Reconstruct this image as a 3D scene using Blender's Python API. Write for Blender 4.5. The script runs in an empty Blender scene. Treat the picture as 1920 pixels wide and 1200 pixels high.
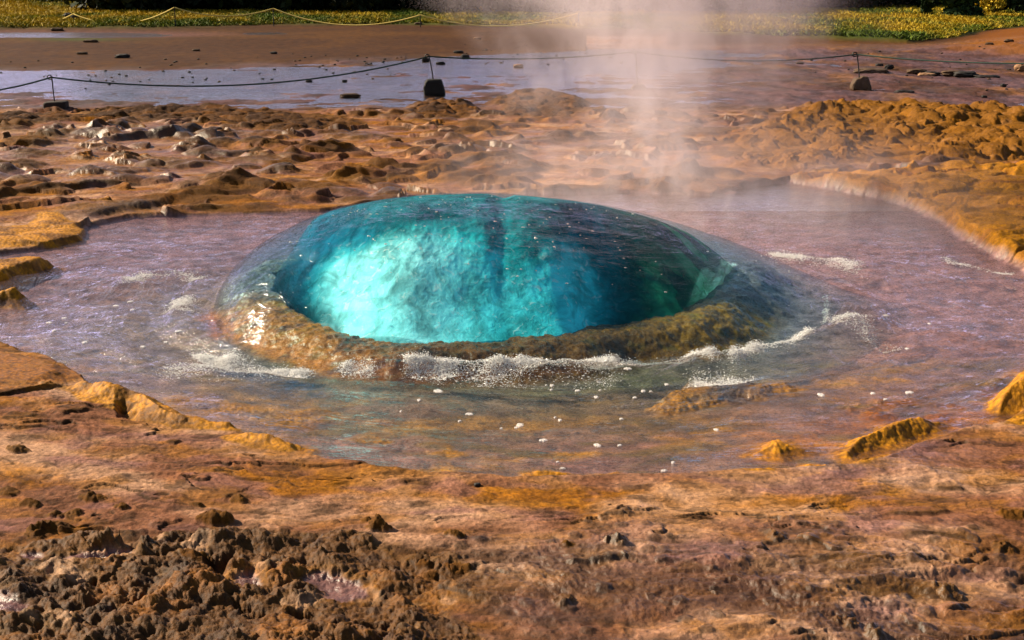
import bpy, math, random
import numpy as np
R = math.radians
random.seed(7); rng = np.random.default_rng(11)
sc = bpy.context.scene
COL = sc.collection

# ---------------------------------------------------------------- camera, sky, sun, exposure
CAMH, FPX = 2.0, 2600.0
PITCH = math.atan(660.0/FPX)
cd = bpy.data.cameras.new('camera'); cam = bpy.data.objects.new('camera', cd); COL.objects.link(cam)
cam.location = (0, 0, CAMH); cam.rotation_euler = (math.pi/2-PITCH, 0, 0)
cd.sensor_width = 36; cd.lens = 36*FPX/1920; cd.clip_start = 0.05; cd.clip_end = 6000
sc.camera = cam
SUN_EL, SUN_AZ = R(32), R(67)                 # azimuth measured to the left of the view direction
sv = (-math.sin(SUN_AZ)*math.cos(SUN_EL), math.cos(SUN_AZ)*math.cos(SUN_EL), math.sin(SUN_EL))
w = bpy.data.worlds.new('World'); sc.world = w; w.use_nodes = True
nt = w.node_tree; sky = nt.nodes.new('ShaderNodeTexSky'); sky.sky_type = 'NISHITA'; sky.sun_disc = False
sky.sun_elevation = SUN_EL; sky.sun_rotation = -SUN_AZ; sky.air_density = 1.0; sky.dust_density = 1.5
bg = nt.nodes['Background']; bg.inputs['Strength'].default_value = 0.045
# unseen bank of bright cloud, added low ahead for the far water to reflect
tcw = nt.nodes.new('ShaderNodeTexCoord'); sxw = nt.nodes.new('ShaderNodeSeparateXYZ'); nt.links.new(tcw.outputs['Generated'], sxw.inputs[0])
nzw = nt.nodes.new('ShaderNodeTexNoise'); nzw.inputs['Scale'].default_value = 3.0; nzw.inputs['Detail'].default_value = 5
mpw = nt.nodes.new('ShaderNodeMapping'); mpw.inputs['Scale'].default_value = (1, 1, 3.5); nt.links.new(tcw.outputs['Generated'], mpw.inputs[0]); nt.links.new(mpw.outputs[0], nzw.inputs['Vector'])
el = nt.nodes.new('ShaderNodeMapRange'); el.inputs['From Min'].default_value = .19; el.inputs['From Max'].default_value = .07; nt.links.new(sxw.outputs[2], el.inputs[0])
nm_ = nt.nodes.new('ShaderNodeMapRange'); nm_.inputs['From Min'].default_value = .36; nm_.inputs['From Max'].default_value = .58; nt.links.new(nzw.outputs['Fac'], nm_.inputs[0])
mlw = nt.nodes.new('ShaderNodeMath'); mlw.operation = 'MULTIPLY'; nt.links.new(el.outputs[0], mlw.inputs[0]); nt.links.new(nm_.outputs[0], mlw.inputs[1])
fw = nt.nodes.new('ShaderNodeMapRange'); fw.inputs['From Min'].default_value = .35; fw.inputs['From Max'].default_value = .8; nt.links.new(sxw.outputs[1], fw.inputs[0])
mlw2 = nt.nodes.new('ShaderNodeMath'); mlw2.operation = 'MULTIPLY'; nt.links.new(mlw.outputs[0], mlw2.inputs[0]); nt.links.new(fw.outputs[0], mlw2.inputs[1])
mxw = nt.nodes.new('ShaderNodeMix'); mxw.data_type = 'RGBA'; nt.links.new(mlw2.outputs[0], mxw.inputs['Factor']); nt.links.new(sky.outputs[0], mxw.inputs['A']); mxw.inputs['B'].default_value = (26, 23, 38, 1)
nt.links.new(mxw.outputs['Result'], bg.inputs[0])
sd = bpy.data.lights.new('sun', 'SUN'); sd.energy = 5.0; sd.angle = R(0.53); sd.color = (1.0, 0.84, 0.61)
so = bpy.data.objects.new('sun', sd); COL.objects.link(so)
from mathutils import Vector, Matrix
so.rotation_euler = Vector(sv).to_track_quat('Z', 'Y').to_euler(); so.location = (-20, 20, 20)
sc.view_settings.view_transform = 'Standard'; sc.view_settings.look = 'None'
sc.view_settings.exposure = 1.12; sc.view_settings.gamma = 1
cy = sc.cycles
cy.use_denoising = True; cy.max_bounces = 8; cy.diffuse_bounces = 2; cy.glossy_bounces = 3
cy.transmission_bounces = 4; cy.volume_bounces = 1; cy.transparent_max_bounces = 24
cy.sample_clamp_indirect = 3.0; cy.caustics_reflective = False; cy.caustics_refractive = False
cy.volume_step_rate = 2.0; cy.volume_max_steps = 128

# ---------------------------------------------------------------- projection helpers (layout measured on a 1920 wide picture)
CP, SP = math.cos(PITCH), math.sin(PITCH)
def P(px, py, z=0.0):
    u = (px-960)/FPX; v = (600-py)/FPX
    dx, dy, dz = u, CP+v*SP, -SP+v*CP
    t = (z-CAMH)/dz
    return (dx*t, dy*t)
def PW(pts, z=0.0): return np.array([P(a, b, z) for a, b in pts])
def topx(x, y, z=0.0):
    f = y*CP-(z-CAMH)*SP
    f = np.maximum(f, 0.05)
    return 960+FPX*x/f, 600-FPX*(y*SP+(z-CAMH)*CP)/f
def at_depth(px, py, d):          # world x, z of a picture point at ground distance d
    u = (px-960)/FPX; v = (600-py)/FPX
    t = d/(CP+v*SP)
    return (u*t, CAMH+(-SP+v*CP)*t)

# ---------------------------------------------------------------- noise
def smooth(a, b, x):
    t = np.clip((x-a)/(b-a), 0, 1); return t*t*(3-2*t)
def mix(a, b, t):
    return a+(b-a)*t
_ang = rng.uniform(0, 2*np.pi, (16, 256, 256)).astype(np.float32)
GX, GY = np.cos(_ang), np.sin(_ang)
def perlin(x, y, s=0):
    s %= 16
    xi = np.floor(x).astype(np.int64); yi = np.floor(y).astype(np.int64)
    fx = (x-xi); fy = (y-yi)
    u = fx*fx*fx*(fx*(fx*6-15)+10); v = fy*fy*fy*(fy*(fy*6-15)+10)
    x0 = xi & 255; x1 = (xi+1) & 255; y0 = yi & 255; y1 = (yi+1) & 255
    gx, gy = GX[s], GY[s]
    a = gx[y0, x0]*fx+gy[y0, x0]*fy
    b = gx[y0, x1]*(fx-1)+gy[y0, x1]*fy
    c = gx[y1, x0]*fx+gy[y1, x0]*(fy-1)
    d = gx[y1, x1]*(fx-1)+gy[y1, x1]*(fy-1)
    return ((a+(b-a)*u)*(1-v)+(c+(d-c)*u)*v)*1.5
def fbm(x, y, oct=4, s=0, gain=.5, ridged=False):
    r = 0; amp = 1; tot = 0
    for i in range(oct):
        n = perlin(x, y, s+i)
        r = r+amp*((1-2*np.abs(n)) if ridged else n); tot += amp
        amp *= gain
        x, y = (x*1.62-y*1.18)+13.7, (x*1.18+y*1.62)-5.3
    return r/tot
def turb(x, y, oct=4, s=0, gain=.5):
    r = 0; amp = 1; tot = 0
    for i in range(oct):
        r = r+amp*np.abs(perlin(x, y, s+i))*2; tot += amp; amp *= gain
        x, y = (x*1.62-y*1.18)+13.7, (x*1.18+y*1.62)-5.3
    return r/tot
_jx = rng.uniform(0, 1, (4, 256, 256)).astype(np.float32); _jy = rng.uniform(0, 1, (4, 256, 256)).astype(np.float32)
_jr = rng.uniform(0, 1, (4, 256, 256)).astype(np.float32)
def worley(x, y, s=0):            # distance to nearest seed, to second seed, id of nearest
    s %= 4
    xi = np.floor(x).astype(np.int64); yi = np.floor(y).astype(np.int64)
    d1 = np.full(x.shape, 9.0); d2 = np.full(x.shape, 9.0); idn = np.zeros(x.shape)
    for j in (-1, 0, 1):
        for i in (-1, 0, 1):
            a = (xi+i) & 255; b = (yi+j) & 255
            d = np.hypot(xi+i+_jx[s][b, a]-x, yi+j+_jy[s][b, a]-y)
            near = d < d1
            d2 = np.where(near, d1, np.minimum(d2, d)); idn = np.where(near, _jr[s][b, a], idn); d1 = np.where(near, d, d1)
    return d1, d2, idn
def poly_sdf(x, y, poly, margin):
    """signed distance, positive inside, clamped to -margin outside"""
    out = np.full(x.shape, -float(margin))
    lo = poly.min(0)-margin; hi = poly.max(0)+margin
    m = (x > lo[0]) & (x < hi[0]) & (y > lo[1]) & (y < hi[1])
    if not m.any(): return out
    X, Y = x[m], y[m]; d = np.full(X.shape, 1e9); ins = np.zeros(X.shape, bool)
    n = len(poly)
    for i in range(n):
        ax, ay = poly[i]; bx, by = poly[(i+1) % n]
        ex, ey = bx-ax, by-ay; wx, wy = X-ax, Y-ay
        t = np.clip((wx*ex+wy*ey)/(ex*ex+ey*ey+1e-12), 0, 1)
        d = np.minimum(d, (wx-ex*t)**2+(wy-ey*t)**2)
        if ay != by:
            c = ((ay <= Y) != (by <= Y)) & (X < ex*(Y-ay)/(by-ay)+ax)
            ins ^= c
    d = np.sqrt(d)
    out[m] = np.where(ins, d, -d)
    return np.maximum(out, -margin)
def line_dist(x, y, pts, margin):
    """distance to a polyline and side (positive = beyond it, away from the camera)"""
    D = np.full(x.shape, float(margin)); S = np.zeros(x.shape); E = np.zeros(x.shape)
    lo = pts.min(0)-margin; hi = pts.max(0)+margin
    m = (x > lo[0]) & (x < hi[0]) & (y > lo[1]) & (y < hi[1])
    if not m.any(): return D, S, E
    X, Y = x[m], y[m]; d = np.full(X.shape, 1e9); s = np.zeros(X.shape); e = np.zeros(X.shape); n = len(pts)-1
    for i in range(len(pts)-1):
        ax, ay = pts[i]; bx, by = pts[i+1]
        ex, ey = bx-ax, by-ay; wx, wy = X-ax, Y-ay
        t = np.clip((wx*ex+wy*ey)/(ex*ex+ey*ey), 0, 1)
        dd = (wx-ex*t)**2+(wy-ey*t)**2
        k = dd < d; d = np.where(k, dd, d); s = np.where(k, np.sign(ex*wy-ey*wx), s)
        perp = np.abs(ex*wy-ey*wx)/math.hypot(ex, ey); q = np.clip(perp/np.sqrt(dd+1e-12), 0, 1)
        inner = ((t > 0) | (i > 0)) & ((t < 1) | (i < n-1))
        u_ = (i+t)/n
        e = np.where(k, np.where(inner, 1, q**3)*np.clip(np.minimum(u_, 1-u_)*6, 0, 1), e)
    D[m] = np.minimum(np.sqrt(d), margin); S[m] = s; E[m] = e
    return D, S, E

# ---------------------------------------------------------------- layout curves
POOL = PW([(-260, 640), (-100, 640), (0, 655), (90, 668), (150, 705), (180, 735), (290, 752), (345, 785), (440, 805), (560, 848), (640, 868),
           (800, 889), (970, 898), (1150, 894), (1340, 891), (1440, 886), (1580, 880), (1650, 868), (1720, 838), (1800, 812),
           (1870, 800), (1930, 770), (2060, 730), (2160, 640), (2100, 560), (1990, 530), (1915, 500), (1840, 462), (1800, 440),
           (1760, 412), (1700, 385), (1630, 368), (1540, 350), (1480, 343), (1400, 352), (1330, 368), (1180, 362), (1050, 366), (900, 366), (740, 382),
           (600, 396), (480, 400), (380, 402), (240, 408), (165, 425), (150, 450), (60, 470), (-60, 480), (-300, 540)])
VENT = PW([(500, 552), (535, 598), (590, 618), (645, 634), (700, 652), (762, 659), (850, 654), (945, 647), (1050, 638), (1110, 621),
           (1200, 612), (1262, 606), (1318, 580), (1368, 540), (1390, 505), (1330, 480), (1150, 465), (900, 458), (700, 465), (560, 490), (505, 520)])
MATS = [  # outline, height, colour key
 ([(-60,446),(0,438),(50,430),(75,412),(110,412),(160,430),(158,452),(110,464),(30,470),(-60,474)], .05, 'lump'),
 ([(-60,503),(0,496),(60,487),(122,493),(95,506),(50,520),(40,530),(-60,536)], .05, 'mat'),
 ([(-60,552),(0,549),(40,543),(76,551),(45,561),(-60,564)], .045, 'mat'),
 ([(-60,640),(20,640),(55,652),(40,662),(-60,662)], .05, 'ochre'),
 ([(-80,668),(60,672),(130,688),(165,715),(110,735),(60,748),(-80,758)], .05, 'ochre'),
 ([(118,738),(150,728),(215,730),(275,745),(345,785),(395,797),(447,803),(446,814),(330,810),(262,797),(240,770),(215,778),(160,768)], .075, 'mat'),
 ([(418,828),(450,817),(510,818),(570,830),(610,845),(540,852),(470,846)], .05, 'mat'),
 ([(972,884),(1000,874),(1080,886),(1120,884),(1158,883),(1140,890),(1070,897),(985,899)], .045, 'mat'),
 ([(1555,856),(1572,822),(1635,798),(1685,780),(1785,790),(1775,810),(1705,834),(1640,850),(1600,866)], .036, 'mat'),
 ([(1580,880),(1592,862),(1650,850),(1700,846),(1650,871),(1625,880)], .06, 'mat'),
 ([(1385,852),(1425,818),(1485,814),(1510,835),(1545,846),(1470,864)], .020, 'mat'),
 ([(1470,882),(1500,864),(1560,868),(1580,882)], .04, 'mat'),
 ([(1336,892),(1362,884),(1400,882),(1460,885),(1450,893)], .04, 'mat'),
 ([(1608,772),(1620,755),(1680,765),(1700,778),(1640,782)], .012, 'orange'),
 ([(1728,778),(1735,768),(1785,768),(1792,786),(1750,792)], .012, 'orange'),
 ([(1838,765),(1870,728),(1920,700),(2000,690),(2040,780),(1920,778),(1870,778)], .11, 'mat'),
 ([(1880,806),(1895,792),(1930,784),(2000,782),(2000,802),(1920,806)], .06, 'mat'),
 ([(300,748),(420,742),(620,750),(628,778),(560,796),(440,786),(350,768)], -.03, 'sub'),
 ([(700,800),(800,806),(880,842),(840,862),(720,850),(640,815)], -.03, 'sub'),
 ([(1280,690),(1400,688),(1520,700),(1500,720),(1380,735),(1280,752),(1200,748),(1230,720)], -.04, 'sub'),
 ([(1570,735),(1640,730),(1790,745),(1800,762),(1640,752),(1580,748)], -.02, 'orange'),
 ([(1830,720),(1880,690),(1930,680),(1900,700),(1850,740)], -.01, 'rust'),
]
ALG_R = [(1480,344),(1540,330),(1640,338),(1760,330),(1860,322),(2200,310),(2300,640),(2100,600),(1990,545),(1915,503),(1840,466),(1800,443),(1762,415),(1700,388),(1630,371),(1540,352)]
HEAP = [(1322,292),(1352,262),(1410,236),(1500,205),(1600,196),(1750,200),(1920,214),(2200,220),(2300,300),(1900,322),(1760,325),(1660,322),(1560,330),(1470,338),(1400,330),(1340,318)]
HEAP2 = [(1180,338),(1250,326),(1330,332),(1398,355),(1392,368),(1300,366),(1190,358)]
RIDGES = [ # crusty broken banks
 ([(-200,226),(0,224),(60,219),(140,222),(190,212),(250,208),(330,203),(440,208),(520,212),(590,226),(680,232),(705,244),(620,256),(520,258),(445,250),(380,238),(260,236),(180,232),(60,240),(-200,246)], .12),
 ([(750,226),(768,202),(800,194),(835,193),(880,200),(908,212),(900,226),(850,234),(790,234)], .17),
 ([(910,190),(980,172),(1040,172),(1095,190),(1120,215),(1060,232),(950,228)], .12),
 ([(585,275),(640,270),(660,282),(620,290),(580,288)], .10),
 ([(-100,320),(0,312),(60,308),(100,318),(60,332),(-100,336)], .12),
 ([(20,296),(90,292),(130,298),(80,306),(30,306)], .10),
]
LEDGES = [ # polylines left to right; ground beyond stands higher and breaks off towards the camera
 ([(-80,392),(0,384),(60,372),(150,366),(230,360),(290,352)], .10),
 ([(150,424),(215,405),(300,392),(360,378),(450,372),(560,364)], .07),
 ([(190,276),(250,272),(330,268),(400,250)], .13),
 ([(100,258),(180,262),(235,254),(240,244)], .12),
 ([(335,300),(420,304),(500,296),(520,288)], .07),
 ([(690,326),(750,334),(830,328),(905,318),(990,302)], .10),
 ([(820,348),(900,344),(990,334),(1045,322)], .08),
 ([(640,345),(700,350),(760,345)], .04),
 ([(-60,470),(0,468),(50,463)], .03),
 ([(-40,762),(0,758),(50,748),(90,738),(130,734)], .035),
 ([(118,794),(135,788),(175,784)], .03),
 ([(560,302),(640,296),(660,290)], .05),
 ([(1120,992),(1160,992),(1190,988)], .012),
 ([(1650,982),(1700,986),(1760,984),(1790,980)], .028),
 ([(1752,929),(1780,931),(1815,930)], .02),
 ([(1420,1054),(1460,1048),(1500,1050),(1540,1052)], .022),
 ([(310,840),(330,842),(345,836)], .02),
 ([(1060,1085),(1100,1082),(1140,1080),(1200,1078)], .018),
 ([(425,960),(440,950),(470,962)], .02),
 ([(0,800),(40,802),(75,794)], .015),
 ([(1690,1035),(1750,1030),(1830,1042)], .02),
]
CRUST = [(-300,1060),(0,1046),(90,1034),(180,1028),(240,1046),(330,1030),(420,1018),(520,1028),(640,1022),(720,1040),(770,1075),(860,1088),(872,1100),
         (820,1110),(800,1130),(850,1150),(880,1180),(920,1260),(960,1500),(-600,1500)]
PUDDLES = [([(-200,1140),(0,1138),(35,1150),(52,1165),(30,1180),(-200,1186)], .02),
           ([(452,1100),(470,1092),(488,1100),(490,1118),(460,1122),(440,1118)], .02),
           ([(560,1102),(600,1092),(640,1100),(680,1112),(690,1140),(640,1150),(612,1140),(590,1118)], .02),
           ([(40,1062),(60,1056),(85,1058),(80,1068),(50,1068)], .015),
           ([(90,1072),(150,1060),(250,1052),(250,1062),(170,1070)], .015)]
PITS = [([(388,1062),(420,1066),(440,1062),(446,1078),(428,1090),(430,1110),(400,1106),(392,1085)], .055),
        ([(130,1112),(180,1108),(200,1114),(170,1122),(135,1120)], .045),
        ([(225,1148),(262,1138),(300,1128),(298,1138),(262,1152),(232,1158)], .045),
        ([(430,1140),(470,1160),(500,1176),(478,1184),(450,1170)], .05),
        ([(520,1075),(545,1080),(575,1092),(590,1080),(575,1070),(560,1092),(540,1095)], .04),
        ([(530,1172),(570,1166),(600,1176),(560,1186)], .04),
        ([(218,768),(235,764),(256,782),(256,796),(225,792)], .04),
        ([(600,1200),(700,1190),(760,1200),(740,1215),(610,1215)], .035)]
KNOBS = [(408,1000,58,.055),(450,962,30,.04),(710,1012,42,.045),(690,998,22,.03),(100,1010,62,.04),(75,1016,40,.035),(855,1032,36,.025),
         (860,1093,40,.022),(795,1083,26,.035),(808,1100,24,.03),(370,1068,50,.02),(850,870,0,.0),(105,985,28,.03),(370,970,22,.02),(20,868,0,0),
         (36,862,34,.035),(1895,990,45,.03),(1065,1048,22,.015),(15,945,40,.03),(60,968,30,.03),(175,955,40,.03),(230,975,26,.025),
         (60,780,0,0),(1740,945,0,0)]

C = {k: np.array(v) for k, v in dict(
 mauve=(.32,.145,.085), pale=(.62,.385,.255), tan=(.40,.18,.045), ochre=(.42,.165,.008), mat=(.66,.30,.008), orange=(.42,.15,.006),
 rust=(.26,.07,.012), crust=(.19,.082,.009), dcrust=(.05,.024,.005), brn=(.13,.055,.030), mud=(.125,.052,.009), plum=(.30,.155,.15), bottom=(.30,.18,.13),
 olive=(.20,.14,.04), sub=(.55,.27,.012), vent=(.03,.16,.17), grassg=(.10,.15,.008), grassy=(.46,.31,.012), heap=(.085,.041,.012), rim=(.74,.245,.008),
 moss=(.16,.062,.006), teal=(.10,.30,.26)).items()}
def cmix(col, c, t):
    return col+(C[c]-col)*t[..., None]

# ---------------------------------------------------------------- the ground
def terrain(x, y):
    n = x.shape[0]
    h = np.zeros(n); wet = np.zeros(n)
    PX, PY = topx(x, y)
    r = np.hypot(x, y)
    lod = 1.0
    wx = x+.12*fbm(x*1.3, y*1.3, 3, 3); wy = y+.12*fbm(x*1.3+9, y*1.3, 3, 5)
    nl = fbm(x*.35, y*.35, 4, 1)                 # broad
    nm = fbm(wx*1.5, wy*1.5, 5, 4)               # middle
    nf = fbm(wx*9, wy*9, 4, 7)                   # fine
    nff = fbm(wx*38, wy*38, 3, 2)                # very fine
    near = 1-smooth(9, 16, r)
    sp = poly_sdf(x, y, POOL, 3.0)+.035*fbm(x*3, y*3, 3, 6)*smooth(7, 9, y)
    inside = smooth(-.02, .02, sp)
    # flaky sinter sheet outside the pool
    st = fbm(wx*.9+4, wy*1.7, 5, 9)*6.0
    fr = st-np.floor(st); terr = np.floor(st)+smooth(0, .38, fr)
    st2 = fbm(wx*2.6+1, wy*4.2, 4, 11)*5.0
    fr2 = st2-np.floor(st2); terr2 = np.floor(st2)+smooth(0, .34, fr2)
    outh = .022+.030*smooth(0, .9, -sp)+.02*nl+.0035*terr+.0040*terr2*smooth(-.1, .35, nm)+.012*nm+.0075*nf+.0030*nff+.0030*fbm(wx*14, wy*36, 3, 8)
    # wavelets of mineral in the right foreground
    rip = smooth(1560, 1800, PX)*smooth(1000, 1070, PY)
    outh += rip*.006*np.sin((x*0.6+y)*42+6*fbm(x*4, y*4, 3, 2))
    # pool floor
    inh = -.012-.045*smooth(.02, .8, sp)-.05*smooth(.8, 1.6, sp)+.014*nm+.008*nf+.02*fbm(x*1.1, y*1.1, 3, 12)*smooth(.1, .6, sp)
    h = np.where(inside > 0, outh*(1-inside)+inh*inside, outh)
    # ---- colours
    col = np.tile(C['mauve'], (n, 1))
    col = cmix(col, 'pale', smooth(-.02, .40, fbm(wx*1.2+3, wy*2.2, 5, 2)+.12*near)*.75)
    och = smooth(.02, .30, fbm(wx*.8-5, wy*1.7+3, 5, 8)+.10*nf+.05*nff)
    col = cmix(col, 'ochre', och*.75)
    col = cmix(col, 'tan', smooth(-.05, .3, fbm(wx*3, wy*5, 4, 10))*.55)
    col = cmix(col, 'pale', np.exp(-((PY-945)/48)**2)*smooth(560, 800, PX)*smooth(1750, 1500, PX)*.85*smooth(-.35, .1, nm))
    col = cmix(col, 'plum', smooth(.10, .38, fbm(wx*2.0+8, wy*3.6, 5, 13))*.6)
    lip = np.exp(-((fr-.04)/.05)**2)
    col = cmix(col, 'dcrust', smooth(.15, .45, fbm(wx*5, wy*9, 4, 14)+.3*lip)*.55*near)
    col *= np.clip(1+.42*nf+.40*nff+.35*fbm(wx*4.2, wy*9.5, 4, 5), .2, 2)[:, None]
    # ground gets browner and rougher to the bottom and the right
    lower = smooth(980, 1120, PY)*(1-smooth(1e5, 2e5, PY))
    t = lower*smooth(-.3, .2, nm)*.85
    col = cmix(col, 'crust', t*smooth(-.2, .3, fbm(wx*2.4, wy*5, 4, 7))); col = cmix(col, 'brn', lower*smooth(-.25, .35, fbm(wx*1.9+4, wy*4, 4, 12))*.8); h += lower*.012*fbm(wx*3.5, wy*9, 5, 3, .62)*1.4; h += t*(.010*nf+.004*nff+.006*fbm(wx*5, wy*12, 4, 2, .6, ridged=True))
    cr = np.where(r > 9.5, fbm(x*1.1, y*1.9, 3, 9, .38)+.05*fbm(x*4, y*4, 2, 3), fbm(wx*2.0, wy*5.0, 4, 9, .55)); gate = smooth(.02, .22, fbm(wx*1.1+5, wy*1.6, 3, 2))*(inside < .5)
    crack = np.exp(-(cr/.020)**2)*gate; up_ = smooth(-.02-.02*(r > 9.5), .02+.02*(r > 9.5), cr)*gate*(1-smooth(.02, .28, cr))
    h += (up_*.010-crack*.006)*(1+5.0*smooth(8, 13, r)); col = cmix(col, 'dcrust', crack*.55*near+crack*.3)
    right = smooth(1700, 1850, PX)*smooth(840, 980, PY)
    col = cmix(col, 'ochre', right*.5*smooth(-.2, .2, nm))
    wet = wet+.70*smooth(-.15, .25, nl+.4*nm+.2*nf)
    # ---- pool floor colour
    pc = np.tile(C['bottom'], (n, 1))
    pc = cmix(pc, 'plum', smooth(-.1, .3, fbm(wx*.9, wy*1.4, 4, 3))*.6)
    pc = pc*(1-(bk_ := smooth(660, 560, PY))[:, None])+np.array((.30, .18, .185))*bk_[:, None]
    pc = cmix(pc, 'sub', smooth(.0, .28, fbm(wx*1.3+7, wy*3.0, 5, 6))*smooth(640, 720, PY)*(.8))
    pc = cmix(pc, 'olive', smooth(.0, .35, fbm(wx*2.2, wy*5, 4, 1))*smooth(620, 680, PY)*.9)
    ob = np.exp(-((PX-1640)/330)**2-((PY-800)/62)**2)*smooth(-.25, .15, fbm(wx*2, wy*3.4, 4, 8)); pc = cmix(pc, 'orange', ob*.9)
    ob = np.exp(-((PX-480)/260)**2-((PY-765)/34)**2)*smooth(-.25, .1, fbm(wx*2, wy*3.4, 4, 8)); pc = cmix(pc, 'sub', ob*.9)
    front = np.exp(-((PY-735)/55)**2)*smooth(300, 500, PX)
    pc = cmix(pc, 'moss', front*smooth(-.25, .2, fbm(wx*2.0, wy*4, 4, 15))*.5)
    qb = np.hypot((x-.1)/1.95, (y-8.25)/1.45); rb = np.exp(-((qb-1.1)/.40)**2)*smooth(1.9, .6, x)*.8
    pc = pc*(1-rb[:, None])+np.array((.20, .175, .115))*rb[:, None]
    pc *= np.clip(1.15+.8*nf+.5*nff+.6*fbm(wx*3.5, wy*8, 4, 2), .25, 2.2)[:, None]
    col = col*(1-inside[:, None])+pc*inside[:, None]
    wet = np.maximum(wet, inside)
    # ---- ledges behind and beside the pool
    for pts, A in LEDGES:
        L = PW(pts); m = 1.4 if pts[0][1] < 500 else .22; A = A*.62
        jit = (.12 if m > 1 else .02)
        D, S, E = line_dist(x+jit*fbm(x*2, y*2, 3, 4, .35), y+jit*fbm(x*2+7, y*2, 3, 9, .35), L, m)
        k = (D < m*.999) & (S != 0)
        sd_ = D*S; up = smooth(-.05*m, .03*m, sd_)*(1-smooth(.03*m, m, sd_)); up = up*(.55+.9*np.clip(nm+.35, 0, 1))*E
        h += np.where(k, A*up, 0)
        col = cmix(col, 'crust', np.where(k & (S > 0), (1-smooth(0, m*.35, D))*.6*E, 0))
        col = cmix(col, 'dcrust', np.where(k, np.exp(-(D/(.09 if m > 1 else .012))**2)*.6*E, 0))
    # ---- mid ground behind the pool: crusty low relief
    mid = smooth(400, 372, PY)*smooth(150, 230, PY)*(inside < .5)
    mk = mid > 0
    if mk.any():
        X, Y = wx[mk], wy[mk]
        a = smooth(.0, .3, fbm(X*1.0, Y*1.3, 4, 5))
        d1, d2, i1 = worley(X*3.2, Y*3.2, 1)
        lump = np.clip(1-(d1*1.6)**2, 0, 1)*(i1 > .78)
        bump = a*(.028*fbm(X*2.2, Y*3, 4, 2, .4, ridged=True)+.025)
        h[mk] += mid[mk]*(bump+.045*lump)
        cc = col[mk]; cc = cmix(cc, 'crust', a*.85); cc = cmix(cc, 'ochre', smooth(.1, .4, fbm(X*1.6, Y*3, 4, 9))*.5)
        cc = cmix(cc, 'dcrust', lump*.5); col[mk] = cc
        # shallow wet hollows
    # ---- wide wet flats
    flat = smooth(222, 196, PY)*smooth(74, 92, PY+.022*(PX-700)*0-8*smooth(300, 1000, PX))*(1-smooth(2200, 3000, np.abs(PX)))
    fk = flat > 0
    if fk.any():
        X, Y = x[fk], y[fk]
        base = .009+.022*fbm(X*.22, Y*.16, 4, 10)+.065*fbm(X*.7, Y*1.0, 6, 3, .66)+.010*fbm(X*5, Y*4, 3, 5)
        px, py = PX[fk], PY[fk]
        dry = smooth(1250, 1500, px)*.012+.02*turb(X*3, Y*2, 4, 2)*smooth(1300, 1500, px)+smooth(128, 96, py+.045*(px-0)*(px < 620))*.05*(px < 760)
        wetter = np.exp(-((px-1000)/330)**2-((py-112)/26)**2)*.065+np.exp(-((px-300)/520)**2-((py-155)/30)**2)*.042
        hh = base+dry-wetter
        h[fk] = h[fk]*(1-flat[fk])+hh*flat[fk]
        fc = np.tile(C['plum']*.62, (fk.sum(), 1)); fc = cmix(fc, 'mud', smooth(-.1, .3, fbm(X*.5, Y*.3, 4, 7))*.7)
        fc = cmix(fc, 'tan', smooth(.1, .4, fbm(X*.9, Y*.5, 4, 12))*.5)
        fc *= np.clip(1+1.1*fbm(X*3, Y*1.2, 5, 1, .65), .15, 2.2)[:, None]
        col[fk] = col[fk]*(1-flat[fk][:, None])+fc*flat[fk][:, None]; wet[fk] = wet[fk]*(1-flat[fk])+.45*flat[fk]*smooth(-.3, .3, fbm(X*1.2, Y*.6, 4, 14))
    # ---- far brown mud plain
    pl = smooth(138-.040*0, 124, PY+np.where(PX < 1100, .045*np.clip(PX-300, 0, 800), 60-.0*PX))
    pl = np.where(PX > 1250, smooth(96, 80, PY), pl)
    pk = pl > 0
    X, Y = x[pk], y[pk]
    hp = .05+.05*fbm(X*.12, Y*.12, 3, 2)+.015*fbm(X*2, Y*2, 3, 4)
    strm = np.exp(-((PY[pk]-66)/5)**2)*smooth(420, 60, PX[pk])*.16+np.exp(-((PY[pk]-64)/2.5)**2)*np.exp(-((PX[pk]-500)/45)**2)*.10
    h[pk] = h[pk]*(1-pl[pk])+(hp-strm)*pl[pk]
    mc = np.tile(C['mud'], (pk.sum(), 1)); mc = cmix(mc, 'tan', smooth(-.1, .4, fbm(X*.3, Y*.2, 4, 5))*.18)
    mc = cmix(mc, 'plum', (np.exp(-((PY[pk]-66)/6)**2)*smooth(620, 100, PX[pk])))
    mc = cmix(mc, 'grassg', np.exp(-((PY[pk]-77)/3.5)**2)*np.exp(-((PX[pk]-150)/90)**2)*.7)
    mc *= (1+.5*fbm(X*5, Y*3, 3, 8))[:, None]
    col[pk] = col[pk]*(1-pl[pk][:, None])+mc*pl[pk][:, None]; wet[pk] *= (1-pl[pk])
    # ---- orange brown bank at the far right
    bk = poly_sdf(x, y, PW([(1770,98),(1800,84),(1850,66),(1960,54),(2300,50),(2500,110),(2100,128),(1900,112)]), 6)
    t = smooth(-1.2, 3.0, bk+.5*fbm(x*.5, y*.5, 3, 1)); h += t*.30
    col = cmix(col, 'orange', smooth(-.6, .8, bk)*.65)
    # ---- grass bank
    gy = np.interp(PX, [-400, 0, 300, 512, 800, 1010, 1200, 1400, 1620, 1700, 1790, 1860, 1920, 2300], [60, 58, 56, 50, 51, 54, 62, 70, 80, 84, 76, 62, 55, 50])
    g = smooth(gy+2.5, gy-2.5, PY+3*fbm(x*.4, y*.4, 3, 9))*(y > 5)
    gk = g > 0
    X, Y = x[gk], y[gk]
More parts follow.
